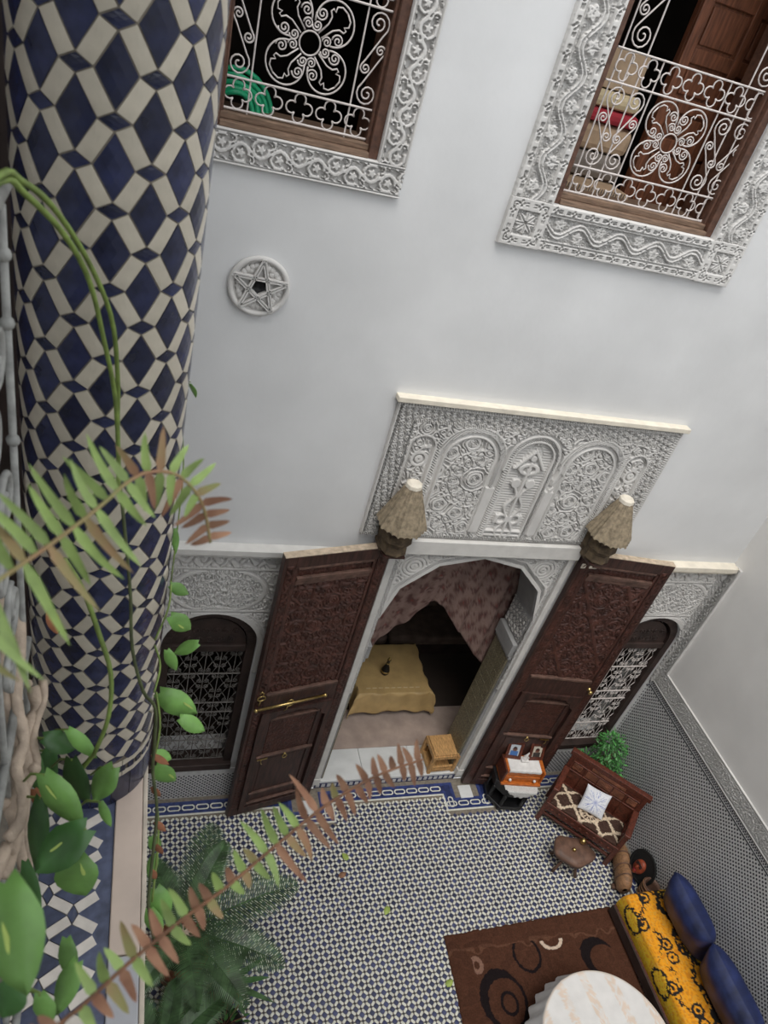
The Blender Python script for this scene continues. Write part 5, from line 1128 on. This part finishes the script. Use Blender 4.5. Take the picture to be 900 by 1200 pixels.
# ================================================================ THINGS SEEN THROUGH THE UPPER WINDOWS
hs = empty('garden_hose', (.60, .25, 7.37), label='coiled green garden hose behind the upper left window grille', cat='hose')
for k in range(5):
    b = MB(); r = .15 + .026 * k; b.tube([(-.12 + r * .9 * math.cos(t) + .01 * k, .03 * k - .05 + .02 * math.sin(3 * t), -.02 + r * math.sin(t) + .012 * math.sin(2 * t + k)) for t in np.linspace(-.9, PI + 1.0, 26)], .017, 8); b.build('hose_coil', M_HOSE, hs, True)
def block(name, x0, x1, y0, y1, z0, z1, m, label, cat, bev=.03, **k): o = rbox(name, x0, x1, y0, y1, z0, z1, m, None, bev); return tag(o, label, cat, **k)
block('upholstered_bench', 2.72, 3.5, .30, .95, 6.601, 7.42, M_TAN, 'tan upholstered seat with fringe low in the upper right window', 'seat')
b = MB()
for k in range(30): b.box(2.80 + k * .022, 2.806 + k * .022, .290, .2985, 7.36, 7.42)
tag(b.build('seat_fringe', M_GREYF), 'dark fringe hanging along the tan seat edge', 'fringe', kind='stuff')
block('folded_blanket', 2.76, 3.5, .55, 1.0, 7.43, 7.60, M_GREYF, 'grey folded blanket lying on the tan seat', 'blanket', .05, group=None)
block('folded_blanket', 2.74, 3.52, .60, 1.1, 7.61, 7.80, M_TAN, 'tan folded blanket lying below the red one', 'blanket', .05)
block('folded_blanket', 2.73, 3.50, .58, 1.1, 7.81, 7.90, M_REDF, 'red folded blanket in the pile behind the upper right window', 'blanket', .03)
block('folded_blanket', 2.73, 3.46, .57, 1.08, 7.91, 8.02, M_CREAMF, 'cream folded blanket lying on the red one', 'blanket', .04)
block('cardboard_box', 2.74, 3.40, .60, 1.15, 8.03, 8.28, M_TAN, 'beige box on top of the blanket pile in the upper right window', 'box', .008)
sh = empty('panelled_shutter', (3.62, .62, 6.601), rz=.06, label='open warm brown panelled shutter inside the upper right window', cat='shutter')
rbox('board', 0, 1.45, 0, .05, 0, 2.7, M_SHUTTER, sh, .004)
for x0, x1 in ((0, .09), (.46, .54), (.91, 1.0), (1.36, 1.45)): rbox('stile', x0, x1, -.03, 0, 0, 2.7, M_SHUTTER, sh, .008)
for z in (0, .55, 1.12, 1.40, 1.72, 2.10, 2.6): rbox('rail', .09, 1.36, -.028, 0, z, z + .10, M_SHUTTER, sh, .008)
for z0, z1 in ((.12, .53), (.67, 1.10), (1.24, 1.38), (1.52, 1.70), (1.84, 2.08), (2.22, 2.58)):
    for xa, xb in ((.11, .44), (.56, .89), (1.02, 1.34)): rbox('raised_panel', xa, xb, -.018, 0, z0, z1, M_SHUTTER, sh, .012)

# ================================================================ PLANTS
TOW = Vector((-.329, -.748, .577)); UPV = Vector((-.055, .625, .779))
def leaf_mesh(L, W, heart=.5, fold=.12, curl=.15, n=6, bend=0):
    v, f = [], []
    for i in range(n + 1):
        t = i / n; w = W / 2 * (math.sin(PI * min(1, t ** .75 * .97 + .03)) ** .8 if heart else min(1, .55 + t * 3) * (1 - t) ** .45); back = -heart * W * .18 * (1 if i == 0 else 0)
        z = -curl * L * t * t
        bo = bend * L * t * t
        v += [(t * L + back, bo + (-w if i else -W * .2), z + fold * w), (t * L, bo, z), (t * L + back, bo + (w if i else W * .2), z + fold * w)]
    for i in range(n): a = i * 3; f += [(a, a + 3, a + 4, a + 1), (a + 1, a + 4, a + 5, a + 2)]
    return v, f
def orient(base, tip, nrm):
    x = (Vector(tip) - Vector(base)).normalized(); z = (nrm - x * nrm.dot(x)).normalized(); y = z.cross(x)
    return Matrix(((x.x, y.x, z.x, base[0]), (x.y, y.y, z.y, base[1]), (x.z, y.z, z.z, base[2]), (0, 0, 0, 1)))
def add_leaf(base, tip, W, m, parent, var=False, nrm=None, name='leaf', heart=1):
    L = (Vector(tip) - Vector(base)).length; nr = (nrm or (TOW * .8 + UPV * .35 + Vector((random.uniform(-.3, .3), random.uniform(-.3, .3), random.uniform(-.2, .2)))))
    v, f = leaf_mesh(L, W, heart, random.uniform(.08, .3), random.uniform(.0, .12)); M = orient(base, tip, nr); b = MB(); b.add(v, f, 0, M); o = b.build(name, m, parent, True, solid=.0008)
    if var:
        v2 = []; u = random.uniform(.25, .7); s = random.choice((-1, 1)); n = 8
        for i in range(n): a = 2 * PI * i / n; rr = random.uniform(.6, 1.2); v2.append((L * (u + .15 * rr * math.cos(a)), s * W * (.13 + .05 * rr * math.sin(a)), .0016 + .12 * W * .13))
        b = MB(); b.add(v2, [tuple(range(n))], 0, M); b.build('leaf_patch', M_VAR, o)
    return o
pv = empty('pothos_vine', (-.16, -4.0, 6.6), label='green pothos vine climbing the railing and trailing past the column', cat='plant'); IN = Matrix.Translation((.16, 4.0, -6.6))
def vt(nm, pts, r, m=M_STEM, n=6):
    b = MB(); P = [Vector(p) for p in pts]; Q = []
    for i in range(len(P) - 1):
        p0, p1, p2, p3 = P[max(0, i - 1)], P[i], P[i + 1], P[min(len(P) - 1, i + 2)]
        for k in range(4): t = k / 4; Q.append(.5 * ((2 * p1) + (p2 - p0) * t + (2 * p0 - 5 * p1 + 4 * p2 - p3) * t * t + (3 * p1 - p0 - 3 * p2 + p3) * t ** 3))
    Q.append(P[-1]); b.tube(Q, r, n); return b, Q
def pv_part(nm, pts, r, m): b, Q = vt(nm, pts, r); b.v = [tuple(IN @ Vector(p)) for p in b.v]; return b.build(nm, m, pv, True)
pv_part('stem', [(-0.23, -4.05, 7.95), (-0.169, -3.96, 8.009), (-0.158, -3.869, 7.979), (-0.13, -3.785, 7.926), (-0.087, -3.716, 7.831), (-0.046, -3.665, 7.708), (-0.031, -3.631, 7.569), (-0.027, -3.604, 7.433), (-0.019, -3.589, 7.29)], .0048, M_STEM)
pv_part('stem', [(-0.23, -4.02, 7.93), (-0.172, -3.943, 7.996), (-0.153, -3.867, 7.961), (-0.111, -3.801, 7.891), (-0.078, -3.747, 7.801), (-0.054, -3.714, 7.68), (-0.034, -3.686, 7.562), (-0.024, -3.671, 7.435), (-0.019, -3.65, 7.30)], .0048, M_STEM)
pv_part('stem', [(-0.019, -3.589, 7.29), (0.004, -3.65, 7.141), (0.02, -3.697, 7.024), (0.031, -3.754, 6.909), (0.062, -3.802, 6.81), (0.094, -3.808, 6.75), (0.098, -3.848, 6.665), (0.099, -3.882, 6.588), (0.115, -3.938, 6.501), (0.11, -4.02, 6.404), (0.107, -4.088, 6.321), (0.125, -4.142, 6.249)], .0045, M_STEMD)
pv_part('stem', [(-0.112, -3.82, 7.25), (-0.077, -3.817, 7.166), (-0.043, -3.839, 7.061), (-0.013, -3.869, 6.957), (-0.013, -3.906, 6.854), (-0.037, -3.932, 6.764), (-0.05, -3.915, 6.706), (-.12, -3.95, 6.60)], .0055, M_STEM)
LEAVES = [((0.004, -3.96, 6.735), (-0.038, -4.0, 6.665), 0.055), ((-0.129, -4.049, 6.861), (-0.05, -4.121, 6.772), 0.057), ((-0.136, -4.061, 6.796), (-0.134, -4.175, 6.69), 0.046), ((-0.042, -4.166, 6.844), (-0.131, -4.214, 6.785), 0.075), ((-0.064, -4.183, 6.779), (-0.036, -4.238, 6.711), 0.077), ((-0.087, -3.914, 6.708), (-0.053, -3.981, 6.618), 0.061), ((-0.147, -3.903, 6.78), (-0.079, -3.902, 6.73), 0.048), ((-0.098, -3.888, 6.787), (-0.031, -3.922, 6.715), 0.031), ((-0.018, -4.046, 6.74), (0.006, -4.078, 6.679), 0.02), ((-0.099, -4.577, 7.48), (-0.068, -4.665, 7.418), 0.057), ((-0.036, -4.446, 6.932), (-0.064, -4.502, 6.88), 0.038), ((-0.058, -4.373, 6.854), (-0.046, -4.423, 6.799), 0.03), ((-0.153, -4.165, 6.738), (-0.118, -4.242, 6.657), 0.033), ((0.139, -3.313, 6.694), (0.2, -3.302, 6.645), 0.035), ((0.141, -3.414, 6.665), (0.208, -3.417, 6.606), 0.051), ((0.222, -3.477, 6.616), (0.156, -3.465, 6.558), 0.037), ((0.135, -3.487, 6.598), (0.168, -3.508, 6.522), 0.032), ((0.116, -3.642, 6.598), (0.224, -3.671, 6.531), 0.064), ((0.172, -3.7, 6.558), (0.246, -3.709, 6.506), 0.041), ((0.108, -3.741, 6.463), (0.164, -3.735, 6.417), 0.031), ((0.116, -3.77, 6.445), (0.173, -3.788, 6.384), 0.049), ((0.13, -4.017, 6.25), (0.166, -4.073, 6.176), 0.053), ((0.117, -4.06, 6.229), (0.147, -4.104, 6.162), 0.045), ((0.114, -3.9, 6.308), (0.137, -3.918, 6.248), 0.032), ((0.125, -3.939, 6.288), (0.112, -3.973, 6.219), 0.027), ((-0.194, -3.854, 6.697), (-0.158, -3.927, 6.597), 0.06), ((-0.144, -3.813, 6.599), (-0.164, -3.89, 6.5), 0.058), ((-0.09, -4.605, 7.302), (-0.105, -4.631, 7.271), 0.038), ((-0.075, -4.55, 7.108), (-0.059, -4.576, 7.07), 0.027), ((0.14, -3.237, 6.855), (0.149, -3.253, 6.766), 0.021)]
DARKL = {2, 3, 5, 6, 12, 25, 26, 27}
for i, (bs, tp, w) in enumerate(LEAVES):
    add_leaf(IN @ Vector(bs), IN @ Vector(tp), w * 1.12, M_LEAFD if i in DARKL else M_LEAF, pv, i in (1, 3, 4, 9, 14, 17, 20))
    if i < 9 or i > 24:
        b = MB(); c = Vector(bs); b.tube([IN @ c, IN @ (c + Vector((-.03, .03, -.04))), IN @ (c + Vector((-.05, .05, -.10)))], .003, 5); b.build('leaf_stalk', M_STEM, pv, True)
for a, c in (((.14, -3.30, 6.70), (.10, -3.45, 6.60)), ((.10, -3.47, 6.60), (.10, -3.64, 6.60)), ((.105, -3.64, 6.60), (.105, -3.78, 6.45)), ((.107, -3.78, 6.45), (.12, -4.05, 6.25))): pv_part('side_stem', [a, tuple((Vector(a) + Vector(c)) / 2 + Vector((.015, 0, .01))), c], .003, M_STEM)
for c in ((.095, -3.86, 6.63), (.10, -3.90, 6.55), (.112, -3.95, 6.47), (.118, -3.99, 6.43), (.11, -4.03, 6.38)): add_leaf(IN @ Vector(c), IN @ (Vector(c) + Vector((random.uniform(.01, .05), -.01, -.035))), .018, M_DEADLEAF, pv, name='dead_leaf')
pv_part('side_stem', [(.14, -3.30, 6.70), (.15, -3.20, 6.86), (.155, -3.10, 7.0), (.135, -2.95, 7.17), (.165, -2.90, 7.17)], .0022, M_STEM)
add_leaf(IN @ Vector((.165, -2.896, 7.16)), IN @ Vector((.19, -2.885, 7.11)), .03, M_LEAF, pv)
# dried climbing stems on the railing
dv = empty('dried_vine', (-.19, -3.9, 6.0), label='pale dried vine stems twisted round the railing', cat='dried plant'); DI = Matrix.Translation((.19, 3.9, -6.0))
def dpart(pts, r): b, Q = vt('s', [(p[0] + random.uniform(-.004, .004), p[1], p[2]) for p in pts], 1); k = len(Q); b = MB(); b.tube([DI @ q for q in Q], [r * (1 + .14 * math.sin(i * 1.1) * (i % 3 > 0)) for i in range(k)], 8); b.build('dried_stem', M_DEAD, dv, True)
D1 = [(-0.177, -3.783, 6.811), (-0.169, -3.824, 6.785), (-0.18, -3.858, 6.768), (-0.182, -3.907, 6.741), (-0.174, -3.948, 6.719), (-0.184, -3.981, 6.705), (-0.201, -4.014, 6.694), (-0.189, -4.054, 6.675), (-0.194, -4.101, 6.656), (-0.201, -4.146, 6.64)]
D2 = [(-0.226, -3.668, 6.989), (-0.21, -3.755, 6.913), (-0.214, -3.817, 6.87), (-0.197, -3.878, 6.828), (-0.185, -3.926, 6.799), (-0.193, -3.973, 6.776), (-0.174, -4.02, 6.751), (-0.176, -4.067, 6.73), (-0.197, -4.105, 6.718)]
D3 = [(-0.26, -3.672, 6.992), (-0.245, -3.725, 6.937), (-0.241, -3.796, 6.875), (-0.221, -3.853, 6.826), (-.20, -3.90, 6.75), (-.20, -3.98, 6.60), (-.19, -4.0, 6.4)]
dpart(D1, .016); dpart(D2, .013); dpart(D3, .012); dpart([(p[0] + .012, p[1] + .01, p[2] + .012) for p in D1[:7]], .009); dpart([(-.20, -4.10, 6.70), (-.22, -4.2, 6.66), (-.21, -4.28, 6.72), (-.23, -4.36, 6.80)], .012); dpart([(-.19, -3.90, 6.75), (-.19, -3.92, 6.5), (-.19, -3.93, 6.2), (-.19, -3.94, 5.72)], .012)
for i in range(5): p = Vector(D1[i * 2]) + Vector((random.uniform(-.02, .02), 0, .012)); b = MB(); b.ball(DI @ p, random.uniform(.010, .015), 8, 5); b.build('knot', M_DEAD, dv, True)
for p in ((-.155, -3.70, 6.98), (-.16, -3.98, 6.70), (-.16, -4.25, 6.60)): add_leaf(DI @ Vector(p), DI @ (Vector(p) + Vector((.02, -.02, -.06))), .03, M_DEADLEAF, dv, name='dead_leaf')

# fern fronds leaning in from the viewer's railing
def frond(path, name_label, upl, lenf, dry, wid, root_loc, seedv, dn=1.0, spc=.02, droop=.15):
    random.seed(seedv); r = empty('fern_frond', root_loc, label=name_label, cat='fern'); I = Matrix.Translation(-Vector(root_loc)); b, Q = vt('r', path, .0022); b.v = [tuple(I @ Vector(p)) for p in b.v]; b.build('frond_stalk', M_RACHIS if seedv == 5 else M_FERNM, r, True)
    Ls = [0]
    for i in range(1, len(Q)): Ls.append(Ls[-1] + (Q[i] - Q[i - 1]).length)
    T = Ls[-1]; n = int(T / spc)
    for k in range(n):
        s = T * (k + .5) / n; j = max(i for i in range(len(Q)) if Ls[i] <= s); j = min(j, len(Q) - 2); p = Q[j].lerp(Q[j + 1], (s - Ls[j]) / max(1e-6, Ls[j + 1] - Ls[j])); t = s / T; d = (Q[j + 1] - Q[j]).normalized()
        vw = (Vector(CAM_P) - p).normalized(); side = d.cross(vw).normalized()
        for sg in (-1, 1):
            Lf = lenf(t) * random.uniform(.72, 1.12) * (dn if sg * side.dot(UPV) < 0 else 1)
            if Lf < .006 or random.random() < .09: continue
            low = sg * side.dot(UPV) < 0; dirn = (side * sg * .95 + d * random.uniform(.0, .16) - UPV * (droop if low else -.0) + vw * random.uniform(-.25, .25)).normalized(); tip = p + dirn * Lf
            q = random.random(); m = dry(t) if callable(dry) else M_FERN
            m = M_FERNB if q < m else (M_FERNM if q < m + .2 else M_FERN)
            v, f = leaf_mesh(Lf, wid, 0, .2, random.uniform(-.15, .5), 6, random.uniform(-.22, .22)); bb = MB(); bb.add(v, f, 0, I @ orient(p, tip, vw + d * random.uniform(-.4, .4))); bb.build('leaflet', m, r, True)
    return r
F1 = [(-0.16, -4.56, 7.82), (-0.106, -4.507, 7.84), (-0.088, -4.474, 7.834), (-0.071, -4.443, 7.828), (-0.045, -4.406, 7.829), (-0.023, -4.372, 7.83), (-0.0, -4.337, 7.834), (0.021, -4.31, 7.829), (0.05, -4.291, 7.815), (0.074, -4.282, 7.787), (0.09, -4.279, 7.753), (0.101, -4.284, 7.709)]
frond(F1, 'arching green fern frond with a browned tip in front of the column', None, lambda t: .084 * (1 - .66 * max(0, t - .2) / .8), lambda t: .02 if t < .6 else (.3 if t < .84 else .95), .0115, (-.16, -4.56, 7.82), 3, 1.05, .0165, .5)
F2 = [(-0.09, -4.80, 7.58), (-0.031, -4.729, 7.52), (-0.015, -4.706, 7.486), (0.027, -4.664, 7.461), (0.08, -4.62, 7.44), (0.137, -4.579, 7.422), (0.211, -4.526, 7.418), (0.275, -4.482, 7.414), (0.345, -4.446, 7.412), (0.4, -4.422, 7.401), (0.451, -4.402, 7.387)]
frond(F2, 'long half withered fern frond reaching across the courtyard floor', None, lambda t: (.0 if int(t * 60) % 2 else .022) if t < .2 else (.038 if t < .42 else (.028 if t < .57 else (.056 if t < .73 else .032))), lambda t: .95 if t < .2 else (.42 if t < .45 else (.75 if t < .55 else (.12 if t < .68 else .9))), .0125, (-.09, -4.80, 7.58), 5, 1.0, .018)

# big potted plants on the courtyard floor
def pot(root, r, h, m=M_POT):
    b = MB(); b.lathe([(r * .72, 0), (r * .78, h * .1), (r, h * .86), (r * 1.08, h * .88), (r * 1.08, h), (r * .94, h), (r * .90, h * .9), (.001, h * .9)], 24); b.build('pot', m, root, True)
    b = MB(); b.lathe([(r * .9, h * .88), (r * .5, h * .92), (.001, h * .93)], 20); b.build('soil', M_SOIL, root)
def cycad(name, loc, label, tips, h, m=M_CYCAD):
    r = empty(name, loc, label=label, cat='palm'); pot(r, .26, .42); b = MB(); b.lathe([(.10, .38), (.12, .5), (.11, h - .08), (.06, h)], 14); b.build('trunk', M_DEAD, r)
    for ti, (x, y, z) in enumerate(tips):
        tip = Vector((x - loc[0], y - loc[1], z)); o = Vector((0, 0, h - .03)); mid = (o + tip) / 2 + Vector((0, 0, .22)); P = [(o * (1 - t) ** 2 + mid * 2 * t * (1 - t) + tip * t * t) for t in np.linspace(0, 1, 46)]
        b = MB(); b.tube(P[::4], [.011 * (1 - .8 * i / 12) for i in range(len(P[::4]))], 5)
        L = (tip - o).length
        for i in range(5, 46):
            t = i / 45; d = (P[min(45, i + 1)] - P[i - 1]).normalized(); sd = d.cross(Vector((0, 0, 1))).normalized(); up = sd.cross(d)
            ll = .27 * L * (math.sin(PI * (.12 + .86 * t)) ** .7)
            for sg in (-1, 1):
                q = P[i]; e = q + (sd * sg * .86 + d * .5 + up * (.18 - .35 * random.random() * .3)) * ll; w = d * .0082; mdp = q.lerp(e, .55) + up * .02
                b.add([q - w, q + w, mdp + w, mdp - w, e], [(0, 1, 2, 3), (3, 2, 4)])
        b.build('frond', m, r)
    return r
random.seed(11)
cycad('potted_cycad', (.72, -1.86, 0), 'large dark green cycad palm in a pot at the left of the floor', [(1.03, -.92, .95), (1.80, -1.62, .95), (1.62, -2.25, .75), (.80, -2.58, .95), (.30, -2.38, .9), (.42, -1.2, .9), (1.25, -2.55, .8), (1.1, -1.25, 1.2)], .80)
cycad('potted_cycad', (.55, -2.75, 0), 'second cycad palm lower down beside the gallery ledge', [(1.15, -2.35, .6), (.2, -2.3, .8), (.95, -3.1, .7), (.3, -3.2, .7), (1.0, -2.75, .6), (.0, -2.7, .8), (.65, -2.3, .9)], .62)
dc = empty('strap_leaf_plant', (1.16, -2.18, 0), label='broad strap leaved dark green plant in a small pot right of the palms', cat='plant'); pot(dc, .15, .24)
for k in range(11):
    a = k * 2.4; L = random.uniform(.32, .52); el = random.uniform(.35, 1.1); d = Vector((math.cos(a) * math.cos(el), math.sin(a) * math.cos(el), math.sin(el))); v, f = leaf_mesh(L, .085, 0, .15, .45, 6); b = MB(); b.add(v, f, 0, orient((0, 0, .22), Vector((0, 0, .22)) + d, Vector((0, 0, 1)) + d * .1)); b.build('leaf', M_CYCAD if k % 4 else M_LEAFD, dc, True)
b = MB()
for k in range(6): b.tube([(0, 0, .2), (.02 * k - .05, .03, .3)], .008, 5)
b.build('stem', M_STEMD, dc, True)
ga = empty('grassy_pot_plant', (.76, -2.33, 0), label='pot of dry spiky grass blades under the palms', cat='plant'); pot(ga, .17, .30)
b = MB()
for k in range(220):
    a = random.uniform(0, 2 * PI); rr = random.uniform(.0, .12); el = random.uniform(.6, 1.45); L = random.uniform(.18, .36); p = Vector((rr * math.cos(a), rr * math.sin(a), .27)); a += random.uniform(-.5, .5); d = Vector((math.cos(a) * math.cos(el), math.sin(a) * math.cos(el), math.sin(el))); s_2 = Vector((-math.sin(a), math.cos(a), 0)) * .004; q = p + d * L * .6; e = q + (d - Vector((0, 0, .7))).normalized() * L * .4; b.add([p - s_2, p + s_2, q + s_2, q - s_2, e], [(0, 1, 2, 3), (3, 2, 4)])
tag(b.build('grass_blades', M_GRASS, ga), kind='stuff')
lw = empty('leafy_pot_plant', (1.12, -2.52, 0), label='small pot with twiggy yellow green leaves nearest the bottom left floor', cat='plant'); pot(lw, .16, .26, M_BLACKM)
b = MB()
for k in range(60):
    a = random.uniform(0, 2 * PI); el = random.uniform(.2, 1.4); d = Vector((math.cos(a) * math.cos(el), math.sin(a) * math.cos(el), math.sin(el))); p = Vector((0, 0, .25)) + d * random.uniform(.08, .26); v, f = leaf_mesh(random.uniform(.05, .09), .028, 0, .1, .2, 3); b.add(v, f, 0, orient(p, p + d + Vector((0, 0, -.3)), Vector((0, 0, 1))))
tag(b.build('foliage', M_LEAFD, lw, True), kind='stuff')
b = MB()
for k in range(9): a = k * .7; b.tube([(0, 0, .22), (.08 * math.cos(a), .08 * math.sin(a), .36), (.18 * math.cos(a), .18 * math.sin(a), .42 + .02 * k)], .004, 5)
b.build('twig', M_RACHIS, lw, True)
# bush behind the bench
bu = empty('leafy_bush', (6.27, -.30, 0), label='bright green leafy bush in a pot between the bench and the corner', cat='plant'); pot(bu, .16, .30)
for ci, (cx, cy, cz, rr) in enumerate(((.0, .02, .98, .21), (.02, .0, .80, .22), (-.22, .06, .62, .13), (.10, -.12, .62, .17), (.13, -.28, .50, .12), (-.10, .0, 1.12, .12))):
    b = MB()
    for k in range(230 if rr > .15 else 110):
        d = Vector(rng.normal(size=3)); d.normalize(); p = Vector((cx, cy, cz)) + d * rr * random.uniform(.55, 1.05); p.x = min(p.x, .17); p.y = min(p.y, .2)
        v, f = leaf_mesh(random.uniform(.04, .07), .024, 0, .1, .2, 3); dd = (d + Vector(rng.normal(size=3)) * .5 + Vector((0, 0, -.2))).normalized(); b.add(v, f, 0, orient(p, p + dd, Vector((0, 0, 1)) + d))
    tag(b.build('leaf_cluster', M_BUSH, bu, True), kind='stuff')
for k in range(7): b = MB(); a = k; b.tube([(0, 0, .27), (.05 * math.cos(a), .05 * math.sin(a), .55), (.10 * math.cos(a) - .02, .10 * math.sin(a), .9)], [.010, .007, .004], 6); b.build('branch', M_RACHIS, bu, True)
# a few fallen leaves on the mosaic
for (x, y, lab, m) in ((2.68, -.96, 'yellow fallen leaf on the mosaic floor near the doorway', M_VAR), (3.05, -1.55, 'pale fallen leaf in the middle of the mosaic floor', M_VAR), (2.55, -1.15, 'pinkish fallen petal on the mosaic floor', M_FERNB), (3.50, -2.42, 'yellow fallen leaf at the left edge of the brown rug', M_VAR)):
    v, f = leaf_mesh(.10, .07, 1, .06, .1, 4); b = MB(); b.add([(p[0], p[1], max(.002, p[2] + .012)) for p in v], f); o = b.build('fallen_leaf', m, None, True, solid=.001); o.location = (x, y, .0); o.rotation_euler.z = random.uniform(0, 6); tag(o, lab, 'leaf')
